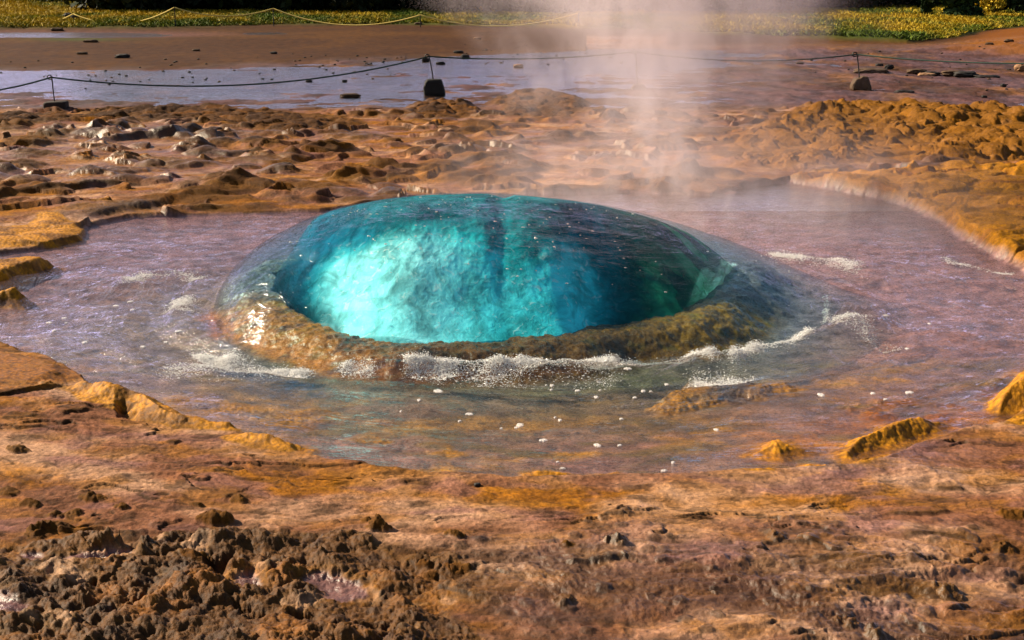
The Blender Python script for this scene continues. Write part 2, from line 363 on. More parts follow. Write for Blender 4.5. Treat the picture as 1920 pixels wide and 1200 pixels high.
    h[gk] = h[gk]*(1-g[gk])+g[gk]*(.16+.10*fbm(X*.15, Y*.15, 3, 6)+.16*np.abs(fbm(X*.5, Y*.3, 4, 2))+.004*np.clip(Y-50, 0, 60))
    gc = np.tile(C['grassy'], (gk.sum(), 1)); gc = cmix(gc, 'grassg', smooth(-.2, .3, fbm(X*.35, Y*.12, 4, 4)+.25*smooth(15, 3, gy[gk]-PY[gk])+.15*(PX[gk] > 1500)))
    gc *= (1+.5*fbm(X*4, Y*3, 3, 3))[:, None]
    col[gk] = col[gk]*(1-g[gk][:, None])+gc*g[gk][:, None]; wet[gk] = 0
    # ---- rough heap at the right
    for poly, A, s0 in ((HEAP, .17, 1.9), (HEAP2, .10, 3.4)):
        sh = poly_sdf(x, y, PW(poly), 1.2)+.15*nm
        m = sh > -.05
        if m.any():
            X, Y = x[m]+.11*fbm(x[m]*3, y[m]*3, 3, 3), y[m]+.11*fbm(x[m]*3+3, y[m]*3, 3, 8)
            d1, d2, i1 = worley(X*s0*1.3, Y*s0, 0); e1, e2, i2 = worley(X*s0*2.9, Y*s0*2.4, 2)
            env = smooth(-.05, .55, sh[m])
            l1 = np.clip(1-d1*d1*1.35, 0, 1)**.85*(.35+.75*i1); l2 = np.clip(1-e1*e1*1.5, 0, 1)**.8*(.3+.9*i2)
            tb = 1-(1-np.clip(turb(X*s0*.55, Y*s0*.50, 5, 5, .50)*1.5, 0, 1))**2; hh = A*(.08+(.62*tb+.42*l1+.25*l2*(i2 > .4))*(.40+.7*smooth(-.3, .3, fbm(X*.8, Y*.9, 3, 8)))-.22*(1-smooth(0, .16, fbm(X*3.1, Y*2.4, 4, 13)+.12))*smooth(-.5, .1, fbm(X*.9, Y*.9, 2, 4)))+.05*fbm(X*1.2, Y*1.2, 3, 3)+.012*fbm(X*18, Y*18, 3, 5)
            h[m] = np.maximum(h[m], h[m]*(1-env)+env*hh)
            hc = np.tile(C['heap'], (m.sum(), 1)); hc = cmix(hc, 'dcrust', smooth(-.1, .35, fbm(X*1.4, Y*1.4, 5, 11))*.75); hc = cmix(hc, 'ochre', smooth(0, .3, fbm(X*2, Y*2, 4, 6))*.5)
            hc = cmix(hc, 'pale', smooth(.28, .5, fbm(X*3, Y*3, 4, 1))*.5)
            if A < .2: hc = cmix(hc, 'tan', np.full(m.sum(), .7))
            col[m] = col[m]*(1-env[:, None])+hc*(1+.3*nff[m])[:, None]*env[:, None]; wet[m] *= (1-env)
    # ---- orange mats right of the pool
    sa = poly_sdf(x, y, PW(ALG_R), 2.0)+.06*nm+.03*nf
    m = sa > -.05
    X, Y = wx[m], wy[m]
    d1, d2, i1 = worley(X*2.0, Y*2.6, 3)
    env = smooth(-.04, .10, sa[m]); l = np.sqrt(np.clip(1-d1*d1*1.1, 0, 1))*(.3+.9*i1)
    hh = .02+.10*smooth(.2, 3, sa[m])+.085*l+.05*turb(X*2.2, Y*3, 5, 7)+.02*fbm(X*3, Y*4, 4, 7)+.006*fbm(X*25, Y*25, 2, 4)
    h[m] = np.where(hh > h[m], h[m]*(1-env)+hh*env, h[m])
    ac = np.tile(C['mat'], (m.sum(), 1)); ac = cmix(ac, 'tan', smooth(.6, 2.2, sa[m]+1.2*nm[m])*.6); ac = cmix(ac, 'orange', smooth(.1, .4, fbm(X*1.5, Y*2, 4, 2))*.6)
    ac = cmix(ac, 'moss', smooth(.1, .4, fbm(X*2.5, Y*4, 4, 5))*.3)
    col[m] = col[m]*(1-env[:, None])+ac*(1+.3*nff[m])[:, None]*env[:, None]; wet[m] *= (1-.6*env)
    # ---- crusty banks at the left
    for poly, A in RIDGES:
        sh = poly_sdf(x, y, PW(poly), 1.0)+.16*nm+.06*nf
        m = sh > -.05
        if not m.any(): continue
        X, Y = x[m]+.05*nf[m], y[m]
        d1, d2, i1 = worley(X*2.6, Y*1.6, 1); e1, e2, i2 = worley(X*7, Y*5, 2)
        env = smooth(-.05, .22, sh[m])
        hh = A*(.30+.50*np.clip(1-d1*d1*1.2, 0, 1)*(.3+.9*i1)+.26*np.clip(1-e1*e1*1.4, 0, 1)*i2)+.04*fbm(X*5, Y*5, 4, 9)
        h[m] = h[m]*(1-env)+hh*env
        rc = np.tile(C['crust'], (m.sum(), 1)); rc = cmix(rc, 'dcrust', smooth(.2, .9, i1)*.6); rc = cmix(rc, 'ochre', smooth(0, .4, fbm(X*3, Y*3, 4, 2))*.4)
        col[m] = col[m]*(1-env[:, None])+rc*(1+.3*nff[m])[:, None]*env[:, None]; wet[m] *= (1-env)
    # ---- rough crust in the left foreground
    sc_ = poly_sdf(x, y, PW(CRUST), .8)+.14*nm+.05*nf+.02*nff
    m = sc_ > -.03
    if m.any():
        X, Y = x[m]+.02*fbm(x[m]*14, y[m]*14, 3, 1), y[m]+.02*fbm(x[m]*14+5, y[m]*14, 3, 6)
        pit = np.zeros(m.sum()); pcol = pit.copy()
        for poly, A in PUDDLES+[(p, -a) for p, a in PITS]:
            q = poly_sdf(x[m]+.03*nf[m], y[m]+.03*nff[m], PW(poly), .3)
            if A > 0: pcol = np.maximum(pcol, smooth(-.008, .015, q)); pit = np.maximum(pit, smooth(-.05, .03, q))
        d1, d2, i1 = worley(X*6.5, Y*5.0, 0); e1, e2, i2 = worley(X*26, Y*20, 2)
        rg = fbm(X*7, Y*7, 5, 5, .55, ridged=True)
        env = smooth(-.03, .04, sc_[m])*(1-pit)
        hh = .014+.050*fbm(X*1.8, Y*1.8, 3, 4)+.058*turb(X*4.2, Y*5.2, 6, 2, .54)*(.15+smooth(-.30, .28, fbm(X*1.9+3, Y*2.6, 3, 11)))+.010*smooth(0, .06, fbm(X*3, Y*4, 3, 7))+.006*np.clip(1-d1*d1*1.2, 0, 1)*(.2+i1)+.012*rg+.008*np.clip(1-e1*e1*1.4, 0, 1)*(.3+i2)+.006*fbm(X*30, Y*40, 3, 3, ridged=True)
        h[m] = h[m]*(1-env)+(np.maximum(hh, .012)+.006)*env-pit*.015
        kc = np.tile(C['crust'], (m.sum(), 1)); kc = cmix(kc, 'dcrust', smooth(.1, .4, fbm(X*4, Y*4, 4, 6))*.5); kc = cmix(kc, 'ochre', smooth(.0, .4, fbm(X*3+2, Y*3, 4, 13))*.6)
        kc = cmix(kc, 'pale', smooth(.25, .45, fbm(X*5, Y*5, 4, 10))*.6)
        col[m] = col[m]*(1-env[:, None])+kc*(1+.4*nff[m])[:, None]*env[:, None]
        col[m] = cmix(col[m], 'plum', pcol*.8); wet[m] = wet[m]*(1-env)+.25*env+pcol*.9
    for poly, A in PITS:
        q = poly_sdf(x+.03*nf, y+.03*nff, PW(poly), .3); h -= A*smooth(-.015, .03, q)
    for px_, py_, s_, A in KNOBS:
        if s_ == 0: continue
        cx_, cy_ = P(px_, py_); rad = s_/FPX*math.hypot(cx_, cy_)*.5
        q = np.hypot((x-cx_)*.72, (y-cy_)*1.1+.2*(x-cx_))
        m = q < rad*2.2
        if not m.any(): continue
        q = q[m]/rad+.45*fbm(x[m]/rad*.9, y[m]/rad*.9, 3, 7)
        t = np.clip(1-q*q, 0, 1)**.8
        h[m] += .62*A*t*(1+1.0*nf[m]+.5*nff[m]); col[m] = cmix(col[m], 'crust', smooth(0, .3, t)*.8); wet[m] *= 1-smooth(0, .3, t)
    # loose clods
    g1, g2, gi = worley(x*5.5+.3*nf, y*4.2, 3); cm = (gi > .86)*smooth(930, 1010, PY)*(inside < .5); cl_ = np.clip(1-(g1*(2.6+2*gi))**2+.35*nf, 0, 1)*cm
    g1, g2, gi = worley(x*14, y*11, 0); cm = (gi > .80)*smooth(900, 1000, PY+180*nm)*(inside < .5); cs_ = np.clip(1-(g1*2.4)**2, 0, 1)*cm
    h += .020*cl_*(1+nff)+.006*cs_; col = cmix(col, 'crust', smooth(0, .4, cl_)*.8); col = cmix(col, 'dcrust', smooth(0, .5, cs_)*.45)
    # ---- algae mats along the water's edge
    for poly, A, kind in MATS:
        q = poly_sdf(x, y, PW(poly), .5)+(.035 if A > 0 else .14)*fbm(x*6, y*6, 4, 2)+(.015 if A > 0 else .04)*nf
        m = q > -.03
        if not m.any(): continue
        big = smooth(-.015, .16, q[m]); X, Y = x[m], y[m]
        gr = 1-worley(X*48+.4*fbm(X*9, Y*9, 2, 1), Y*40, 1)[0]
        if A > 0:
            top = .012+A*(.50+.50*smooth(0, .13, q[m]))+.006*fbm(X*9, Y*9, 3, 2)
            if kind == 'lump':
                top = A*(.3+.9*np.sqrt(np.clip(1-worley(X*3.6, Y*3.0, 2)[0]**2*1.5, 0, 1)))
            if A < .02: top = A*np.ones(m.sum())-.004
            h[m] = np.maximum(h[m], h[m]*(1-big)+top*big)+(.009*gr*big if kind in ('mat', 'lump') else 0)
        else:
            h[m] = h[m]*(1-big)+(A+.012*nf[m]+.006*nff[m])*big
        ck = {'lump': 'mat', 'ochre': 'ochre'}.get(kind, kind)
        t = smooth(-.02, .03, q[m])
        cc = np.tile(C[ck], (m.sum(), 1))*(.42+.85*gr)[:, None]
        cc = cmix(cc, 'moss' if kind in ('mat', 'sub', 'lump') else 'tan', smooth(-.05, .35, fbm(X*4, Y*6, 5, 12))*.65)
        if A < 0: t = t*smooth(-.25, .25, fbm(X*3.2, Y*6, 4, 5))*.85
        col[m] = col[m]*(1-t[:, None])+cc*t[:, None]; wet[m] = wet[m]*(1-t)+.25*t
    # ---- rim of the vent and the vent itself
    vs = poly_sdf(x, y, VENT, 1.6)
    m = vs > -.9
    X, Y = x[m], y[m]; v = vs[m]+.060*fbm(X*2.6, Y*2.6, 4, 3)+.018*fbm(X*12, Y*12, 3, 3)-.03
    ring = smooth(-.50, -.15, v)*(Y < 9.5)
    rh = .004+.028*smooth(-.45, -.02, v)+.022*fbm(X*4, Y*4, 4, 8)+.006*nff[m]+.012*fbm(X*11, Y*11, 3, 2)
    deep = smooth(0, .05, v)
    hh = h[m]*(1-ring)+rh*ring
    bowl = -(.10*deep+1.25*smooth(.0, .55, v))+.10*fbm(X*3, Y*3, 4, 2)*smooth(.05, .3, v)
    h[m] = hh*(1-deep)+(rh+bowl)*deep
    cc = col[m]
    gg = fbm(X*5, Y*7, 4, 4)
    rc = np.tile(C['rim'], (m.sum(), 1)); rc = cmix(rc, 'moss', smooth(.0, .4, gg)*.7); rc = rc*(1+.7*fbm(X*16, Y*20, 4, 2))[:, None]
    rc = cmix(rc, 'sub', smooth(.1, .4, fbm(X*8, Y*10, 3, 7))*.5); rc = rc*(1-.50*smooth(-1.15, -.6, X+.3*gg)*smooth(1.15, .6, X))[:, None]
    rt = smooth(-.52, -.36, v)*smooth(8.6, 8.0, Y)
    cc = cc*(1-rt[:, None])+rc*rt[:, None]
    vc = np.tile(C['vent'], (m.sum(), 1))
    tr = smooth(.6, 1.4, X)
    vc = vc*(1-tr[:, None])+np.array((.12, .25, .08))*tr[:, None]*(1+.6*gg)[:, None]
    dt = smooth(.03, .12, v); cc = cc*(1-dt[:, None])+vc*dt[:, None]
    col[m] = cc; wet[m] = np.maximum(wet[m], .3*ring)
    lum_ = col.mean(1, keepdims=True); col = np.clip(lum_+(col-lum_)*1.18, .003, 1); col = col*(.62+.38*np.clip(lum_/.24, 0, 1.25))
    return h, np.clip(col*.50, .004, .9), np.clip(wet, 0, 1)

# ---------------------------------------------------------------- mesh helpers
def fast_mesh(name, verts, faces, mat=None, smooth_=True, parent=None, link=True):
    """verts (n,3) array, faces list of equal-size index rows (array) """
    me = bpy.data.meshes.new(name)
    faces = np.asarray(faces, dtype=np.int32); k = faces.shape[1]
    me.vertices.add(len(verts)); me.vertices.foreach_set('co', np.asarray(verts, np.float32).ravel())
    me.loops.add(faces.size); me.loops.foreach_set('vertex_index', faces.ravel())
    me.polygons.add(len(faces)); me.polygons.foreach_set('loop_start', np.arange(0, faces.size, k, dtype=np.int32))
    me.update(calc_edges=True)
    if smooth_: me.polygons.foreach_set('use_smooth', np.ones(len(faces), bool))
    me.validate(clean_customdata=False)
    if mat: me.materials.append(mat)
    o = bpy.data.objects.new(name, me)
    if link: COL.objects.link(o)
    if parent: o.parent = parent
    return o
def set_col(o, col):
    a = o.data.color_attributes.new('tint', 'FLOAT_COLOR', 'POINT')
    c = np.ones((len(col), 4), np.float32); c[:, :3] = col; a.data.foreach_set('color', c.ravel())
def set_attr(o, nm, v):
    a = o.data.attributes.new(nm, 'FLOAT', 'POINT'); a.data.foreach_set('value', np.asarray(v, np.float32))
def set_flow(o, x, y):
    a = o.data.attributes.new('flow', 'FLOAT_VECTOR', 'POINT')
    ex = (x-.15)/1.9; ey = (y-8.25)/1.42; th = np.arctan2(ey, ex); q = np.hypot(ex, ey)
    wv_ = .12*fbm(x*.9, y*.9, 3, 6)
    v = np.stack([np.cos(th)*1.6, np.sin(th)*1.6, (q+wv_)*9.0], 1).astype(np.float32); a.data.foreach_set('vector', v.ravel())
def tag(o, label=None, cat=None, group=None, kind=None):
    if label: o['label'] = label
    if cat: o['category'] = cat
    if group: o['group'] = group
    if kind: o['kind'] = kind
    return o
def empty(name, loc=(0, 0, 0)):
    o = bpy.data.objects.new(name, None); COL.objects.link(o); o.location = loc; return o
def gridfaces(nr, nc, wrap=False):
    i = np.arange(nr-1)[:, None]*nc+np.arange(nc-1)[None, :]; i = i.ravel()
    return np.stack([i, i+1, i+nc+1, i+nc], 1)
def tube(pts, rad, sides=8):
    pts = [Vector(p) for p in pts]; V = []; F = []
    up = Vector((0, 0, 1)); n = len(pts)
    for i, p in enumerate(pts):
        d = (pts[min(i+1, n-1)]-pts[max(i-1, 0)]).normalized()
        a = d.cross(up)
        if a.length < .05: a = d.cross(Vector((1, 0, 0)))
        a.normalize(); b = d.cross(a)
        rr = rad[i] if hasattr(rad, '__len__') else rad
        for k in range(sides):
            t = 2*math.pi*k/sides; V.append(tuple(p+a*math.cos(t)*rr+b*math.sin(t)*rr))
    for i in range(n-1):
        for k in range(sides):
            F.append((i*sides+k, i*sides+(k+1) % sides, (i+1)*sides+(k+1) % sides, (i+1)*sides+k))
    return V, F
# ---------------------------------------------------------------- materials
def newmat(name):
    m = bpy.data.materials.new(name); m.use_nodes = True
    return m, m.node_tree.nodes, m.node_tree.links, m.node_tree.nodes['Principled BSDF'], m.node_tree.nodes['Material Output']
def N(nodes, t, **kw):
    n = nodes.new(t)
    for k, v in kw.items():
        if k.startswith('_'): setattr(n, k[1:], v)
        else: n.inputs[k].default_value = v
    return n
def noise(nodes, links, vec, scale, detail=4, rough=.55, dist=0.0):
    n = N(nodes, 'ShaderNodeTexNoise', Scale=scale, Detail=detail, Roughness=rough, Distortion=dist)
    if vec is not None: links.new(vec, n.inputs['Vector'])
    return n.outputs['Fac']
def math_(nodes, links, op, a, b=None, c=None, clamp=False):
    n = nodes.new('ShaderNodeMath'); n.operation = op; n.use_clamp = clamp
    for i, v in enumerate((a, b, c)):
        if v is None: continue
        if hasattr(v, 'type') and hasattr(v, 'links'): links.new(v, n.inputs[i])
        else: n.inputs[i].default_value = v
    return n.outputs[0]
def maprange(nodes, links, v, a, b, c=0.0, d=1.0, smoothst=True):
    n = nodes.new('ShaderNodeMapRange'); n.clamp = True
    if smoothst: n.interpolation_type = 'SMOOTHSTEP'
    links.new(v, n.inputs['Value'])
    for k, q in zip(('From Min', 'From Max', 'To Min', 'To Max'), (a, b, c, d)): n.inputs[k].default_value = q
    return n.outputs[0]

def ground_mat():
    m, n, l, p, out = newmat('mineral_ground')
    g = n.new('ShaderNodeNewGeometry').outputs['Position']
    a = N(n, 'ShaderNodeAttribute', _attribute_name='tint'); wv = N(n, 'ShaderNodeAttribute', _attribute_name='wet').outputs['Fac']
    mp = N(n, 'ShaderNodeMapping'); l.new(g, mp.inputs['Vector']); mp.inputs['Scale'].default_value = (1, 1, 1)
    n1 = noise(n, l, mp.outputs[0], 60, 5, .65); n2 = noise(n, l, mp.outputs[0], 220, 3, .6)
    v = math_(n, l, 'MULTIPLY_ADD', n1, 2.0, .0); v2 = math_(n, l, 'MULTIPLY_ADD', n2, 1.3, .35)
    mm = math_(n, l, 'MULTIPLY', v, v2)
    sc1 = n.new('ShaderNodeVectorMath'); sc1.operation = 'SCALE'; l.new(a.outputs['Color'], sc1.inputs[0]); l.new(mm, sc1.inputs['Scale'])
    l.new(sc1.outputs[0], p.inputs['Base Color'])
    rg = maprange(n, l, wv, 0, 1, .80, .28, False); rg2 = math_(n, l, 'MULTIPLY_ADD', n1, .35, rg); rg3 = math_(n, l, 'SUBTRACT', rg2, .17)
    l.new(rg3, p.inputs['Roughness']); l.new(maprange(n, l, wv, 0, 1, .08, .5, False), p.inputs['Specular IOR Level'])
    b1 = N(n, 'ShaderNodeBump', Strength=.8, Distance=.006); l.new(n1, b1.inputs['Height'])
    b2 = N(n, 'ShaderNodeBump', Strength=.6, Distance=.002); l.new(n2, b2.inputs['Height']); l.new(b1.outputs[0], b2.inputs['Normal'])
    l.new(b2.outputs[0], p.inputs['Normal'])
    return m
def water_mat(name, tint, rough, bumps, ior=1.33, refl=(1, 1, 1), volume=None, milk=0.0, milk_sheen_col=(.5, .4, .45), milk_sheen_y=None, flow=None, cap=.98):
    m, n, l, p, out = newmat(name); n.remove(p)
    g = n.new('ShaderNodeNewGeometry').outputs['Position']
    nor = None
    fl = N(n, 'ShaderNodeAttribute', _attribute_name='flow').outputs['Vector']
    if flow:
        h = noise(n, l, fl, 1.3, 5, .62, .5)
        b = N(n, 'ShaderNodeBump', Strength=flow[0], Distance=flow[1]); l.new(h, b.inputs['Height']); nor = b.outputs[0]
        h = noise(n, l, fl, 4.5, 3, .6, .3)
        b = N(n, 'ShaderNodeBump', Strength=flow[0], Distance=flow[1]*.25); l.new(h, b.inputs['Height']); l.new(nor, b.inputs['Normal']); nor = b.outputs[0]
    for sc_, st, dist, detail, xs in bumps:
        mp = N(n, 'ShaderNodeMapping'); l.new(g, mp.inputs['Vector']); mp.inputs['Scale'].default_value = xs
        h = noise(n, l, mp.outputs[0], sc_, detail, .55, 1.2)
        b = N(n, 'ShaderNodeBump', Strength=st, Distance=dist); l.new(h, b.inputs['Height'])
        if nor: l.new(nor, b.inputs['Normal'])
        nor = b.outputs[0]
    # Schlick reflectance, the same from either side of the skin
    dt_ = n.new('ShaderNodeVectorMath'); dt_.operation = 'DOT_PRODUCT'; l.new(nor, dt_.inputs[0]); l.new(n['Geometry'].outputs['Incoming'], dt_.inputs[1])
    ab_ = math_(n, l, 'ABSOLUTE', dt_.outputs['Value']); om = math_(n, l, 'SUBTRACT', 1.0, ab_, clamp=True)
    frs = math_(n, l, 'MULTIPLY_ADD', math_(n, l, 'POWER', om, 5.0), cap, .02, clamp=True)
    if volume: frs = math_(n, l, 'MULTIPLY', frs, N(n, 'ShaderNodeAttribute', _attribute_name='skin').outputs['Fac'])
    tr = N(n, 'ShaderNodeBsdfTransparent', Color=(*tint, 1)); gl = N(n, 'ShaderNodeBsdfGlossy', Color=(*refl, 1), Roughness=rough); l.new(nor, gl.inputs['Normal'])
    base = tr.outputs[0]
    if milk > 0:
        df = N(n, 'ShaderNodeBsdfDiffuse', Color=(*milk_sheen_col, 1)); l.new(nor, df.inputs['Normal'])  # lavender film: slight turbidity plus the sky's sheen put into the diffuse colour
        mx0 = N(n, 'ShaderNodeMixShader', Fac=milk)
        if milk_sheen_y:
            s3 = n.new('ShaderNodeSeparateXYZ'); l.new(g, s3.inputs[0]); nn_ = noise(n, l, g, 1.3, 4, .6, .8)
            yy = math_(n, l, 'MULTIPLY_ADD', nn_, 1.6, math_(n, l, 'SUBTRACT', s3.outputs[1], .8))
            l.new(maprange(n, l, yy, milk_sheen_y[0], milk_sheen_y[1], milk, milk_sheen_y[2]), mx0.inputs[0])
        l.new(tr.outputs[0], mx0.inputs[1]); l.new(df.outputs[0], mx0.inputs[2]); base = mx0.outputs[0]
    mx = n.new('ShaderNodeMixShader'); l.new(frs, mx.inputs[0]); l.new(base, mx.inputs[1]); l.new(gl.outputs[0], mx.inputs[2])
    l.new(mx.outputs[0], out.inputs['Surface'])
    if volume:
        ab = N(n, 'ShaderNodeVolumeAbsorption', Color=(*volume[0], 1), Density=volume[1])
        if volume[3] > 0:
            vs = N(n, 'ShaderNodeVolumeScatter', Color=(*volume[2], 1), Density=volume[3], Anisotropy=.3)
            ad = n.new('ShaderNodeAddShader'); l.new(ab.outputs[0], ad.inputs[0]); l.new(vs.outputs[0], ad.inputs[1]); l.new(ad.outputs[0], out.inputs['Volume'])
        else: l.new(ab.outputs[0], out.inputs['Volume'])
    return m
def plain(name, col, rough=.8, nscale=12, amt=.5, bump=.4, bdist=.01, attr=None, spec=.3):
    m, n, l, p, out = newmat(name)
    g = n.new('ShaderNodeTexCoord').outputs['Object']
    f = noise(n, l, g, nscale, 5, .6); k = math_(n, l, 'MULTIPLY_ADD', f, 2*amt, 1-amt)
    s = n.new('ShaderNodeVectorMath'); s.operation = 'SCALE'; l.new(k, s.inputs['Scale'])
    if attr: l.new(N(n, 'ShaderNodeAttribute', _attribute_name=attr).outputs['Color'], s.inputs[0])
    else: s.inputs[0].default_value = col
    l.new(s.outputs[0], p.inputs['Base Color']); p.inputs['Roughness'].default_value = rough; p.inputs['Specular IOR Level'].default_value = spec
    b = N(n, 'ShaderNodeBump', Strength=bump, Distance=bdist); l.new(f, b.inputs['Height']); l.new(b.outputs[0], p.inputs['Normal'])
    return m
M_ground = ground_mat()
M_pool = water_mat('pool_water', (.95, .92, .90), .06, [(3.0, .55, .05, 5, (1, 1.6, 1)), (22, .5, .008, 3, (1, 1.8, 1))], milk=.01, milk_sheen_col=(.42, .30, .38), milk_sheen_y=(6.9, 9.6, .05), flow=(1.0, .07), refl=(.85, .85, .88), cap=.62)
M_run = water_mat('runoff_water', (.8, .75, .7), .12, [(2.0, .6, .05, 4, (1, 1, 1)), (14, .9, .012, 3, (1, 1, 1))])
M_dome = water_mat('bubble_water', (.98, .99, .99), .05, [(1.6, .35, .05, 4, (1, 2.2, 2.5)), (14, .35, .008, 3, (.6, 1.8, 2.2))],
                   volume=((.0, .74, .88), .60, (.1, .6, .75), .02), flow=(.6, .05), refl=(.52, .54, .60), cap=.45)

# ---------------------------------------------------------------- build the ground
def build_ground():
    rr = [P(960, 1262)[1]]
    while rr[-1] < 62:
        q = rr[-1]; rr.append(q+np.interp(q, [3.5, 6, 9, 12, 20, 26, 62], [.0060, .0075, .0105, .019, .024, .07, .45]))
    rr = np.array(rr)
    r0 = np.array([.3, 1.0, 1.8, 2.6, 3.1]); r0 = np.concatenate([r0, np.linspace(3.3, rr[0]-.02, 6)])
    r1 = rr[-1]*np.cumprod(np.full(26, 1.17)); 
    rad = np.concatenate([r0[r0 < rr[0]], rr, r1]); print('rows', len(rad))
    half = .405
    core = np.linspace(-half, half, 1120)
    wing = half+np.cumsum(np.linspace(.01, .16, 34)); wing = wing[wing < math.pi-.02]
    th = np.concatenate([-wing[::-1], core, wing])
    th = np.concatenate([[-math.pi], th, [math.pi]])
    A, B = np.meshgrid(th, rad)
    x = (np.sin(A)*B).ravel(); y = (np.cos(A)*B).ravel()
    h = np.empty(x.shape); col = np.empty((len(x), 3)); wet = np.empty(x.shape)
    CH = 400000
    for s in range(0, len(x), CH):
        h[s:s+CH], col[s:s+CH], wet[s:s+CH] = terrain(x[s:s+CH], y[s:s+CH])
    behind = (y < 2.5)
    h[behind] = np.clip(h[behind], .0, .2); 
    v = np.stack([x, y, h], 1)
    o = fast_mesh('ground', v, gridfaces(len(rad), len(th))[:, ::-1], M_ground)
    set_col(o, col); set_attr(o, 'wet', wet)
    o['kind'] = 'structure'
    return o
build_ground()
def gh(x, y):
    h, _, _ = terrain(np.array([float(x), float(x)+1e-3]), np.array([float(y), float(y)])); return float(h[0])

# ---------------------------------------------------------------- the water bubble
SIL = [(400,560),(415,528),(440,490),(470,463),(500,445),(550,421),(600,402),(650,389),(700,379),(780,370),(870,367),(940,368),(1000,372),(1080,380),(1150,391),
       (1230,410),(1300,432),(1350,449),(1400,465),(1450,485),(1500,505),(1550,526),(1600,544),(1650,558),(1700,569),(1760,580)]
FRONT = [(396,590),(404,622),(425,664),(480,684),(560,693),(650,697),(750,698),(900,700),(1050,694),(1200,682),(1300,684),(1400,684),(1460,672),(1540,632),(1590,606),(1650,590),(1760,575)]
YC = 8.25
sx = np.array([at_depth(a, b, YC)[0] for a, b in SIL]); sz = np.array([at_depth(a, b, YC)[1] for a, b in SIL])
fp = PW(FRONT); fo = np.argsort(fp[:, 0])
_px = np.linspace(-2.4, 3.0, 541); _k = np.exp(-(np.arange(-14, 15)/6.0)**2); _k /= _k.sum()
_pR = np.maximum(np.interp(_px, sx, sz, left=0), 0); _pD = np.maximum(YC-np.interp(_px, fp[fo, 0], fp[fo, 1]), .02)
_pR = np.where(_px < -1.2, _pR, np.convolve(_pR, _k, 'same')); _pD = np.convolve(np.pad(_pD, 14, mode='edge'), _k, 'valid')
def dome_R(x):
    return np.interp(x, _px, _pR)
def dome_D(x):
    return np.interp(x, _px, _pD)
XL, XR = -1.83, 2.42
def dome_z(x, y):
    D = dome_D(x)*np.where(y > YC, 1.15, 1.0); t = np.abs((y-YC)/D)
    x_in = (x > XL) & (x < XR)
    return np.where((t < 1) & x_in, dome_R(x)*np.clip(1-t**2.1, 0, 1)**.62, -1.0)
def build_dome(parent):
    nx, nt_ = 420, 260
    u = np.linspace(0, 1, nx); xs = XL+(XR-XL)*(u*.55+.45*u**1.0)
    xs = XL+(XR-XL)*(.5-.5*np.cos(np.pi*u))*.35+(XR-XL)*u*.65
    tt = np.linspace(-1, 1, nt_); tt = np.sin(tt*np.pi/2)
    Xg, T = np.meshgrid(xs, tt)
    # smoothing of the measured profiles
    k = np.ones(9)/9
    Rx = np.convolve(np.pad(dome_R(xs), 4, mode='edge'), k, 'valid'); Dx = np.convolve(np.pad(dome_D(xs), 4, mode='edge'), k, 'valid')
    e = np.clip((xs-XL)/.22, 0, 1); Dx = Dx*np.sqrt(1-(1-e)**2)+.01; Rx = Rx*np.clip((xs-XL)/.05, 0, 1)**.4
    D = Dx[None, :]*np.where(T > 0, 1.15, 1.0)
    Y = YC+T*D; Z = Rx[None, :]*np.clip(1-np.abs(T)**2.1, 0, 1)**.62
    s = np.clip(Z/.25, 0, 1)
    Z = Z+s*(.010*fbm(Xg*2.2, Y*2.2, 3, 4)+.004*fbm(Xg*7-Y*2, Y*8, 3, 8))
    # sheets of water running down: faint folds
    ang = np.arctan2(Y-YC, Xg-.1)
    Z += s*.0035*np.sin(ang*46+5*fbm(Xg*1.5, Y*1.5, 2, 3))*smooth(.55, .1, Z)
    Z = Z-.03
    top = np.stack([Xg.ravel(), Y.ravel(), Z.ravel()], 1)
    bot = top.copy(); rim = (1-np.abs(T)**2).ravel(); ex = np.clip(np.minimum((Xg.ravel()-XL)/.3, (XR-Xg.ravel())/.8), 0, 1)
    vb = poly_sdf(top[:, 0], top[:, 1], VENT, .5); bot[:, 2] = -.045-1.6*smooth(.0, .08, vb)
    n = len(top); f = gridfaces(nt_, nx)
    fb = f[:, ::-1]+n
    # side strips
    def strip(ids): ids = np.asarray(ids); return np.stack([ids[:-1], ids[:-1]+n, ids[1:]+n, ids[1:]], 1)
    g = np.arange(n).reshape(nt_, nx)
    allf = np.concatenate([f, fb, strip(g[0]), strip(g[-1])[:, ::-1], strip(g[:, 0])[:, ::-1], strip(g[:, -1])])
    o = fast_mesh('water_dome', np.concatenate([top, bot]), allf, M_dome, parent=parent)
    set_flow(o, np.concatenate([top[:, 0]]*2), np.concatenate([top[:, 1]]*2)); set_attr(o, 'skin', np.concatenate([np.ones(n), np.zeros(n)]))
    return o
geyser = empty('geyser_bubble', (0, YC, 0))
tag(geyser, 'glassy turquoise water dome swelling out of the hot spring vent', 'water bubble')
dome = build_dome(geyser); dome.matrix_parent_inverse = Matrix.Translation((0, -YC, 0))

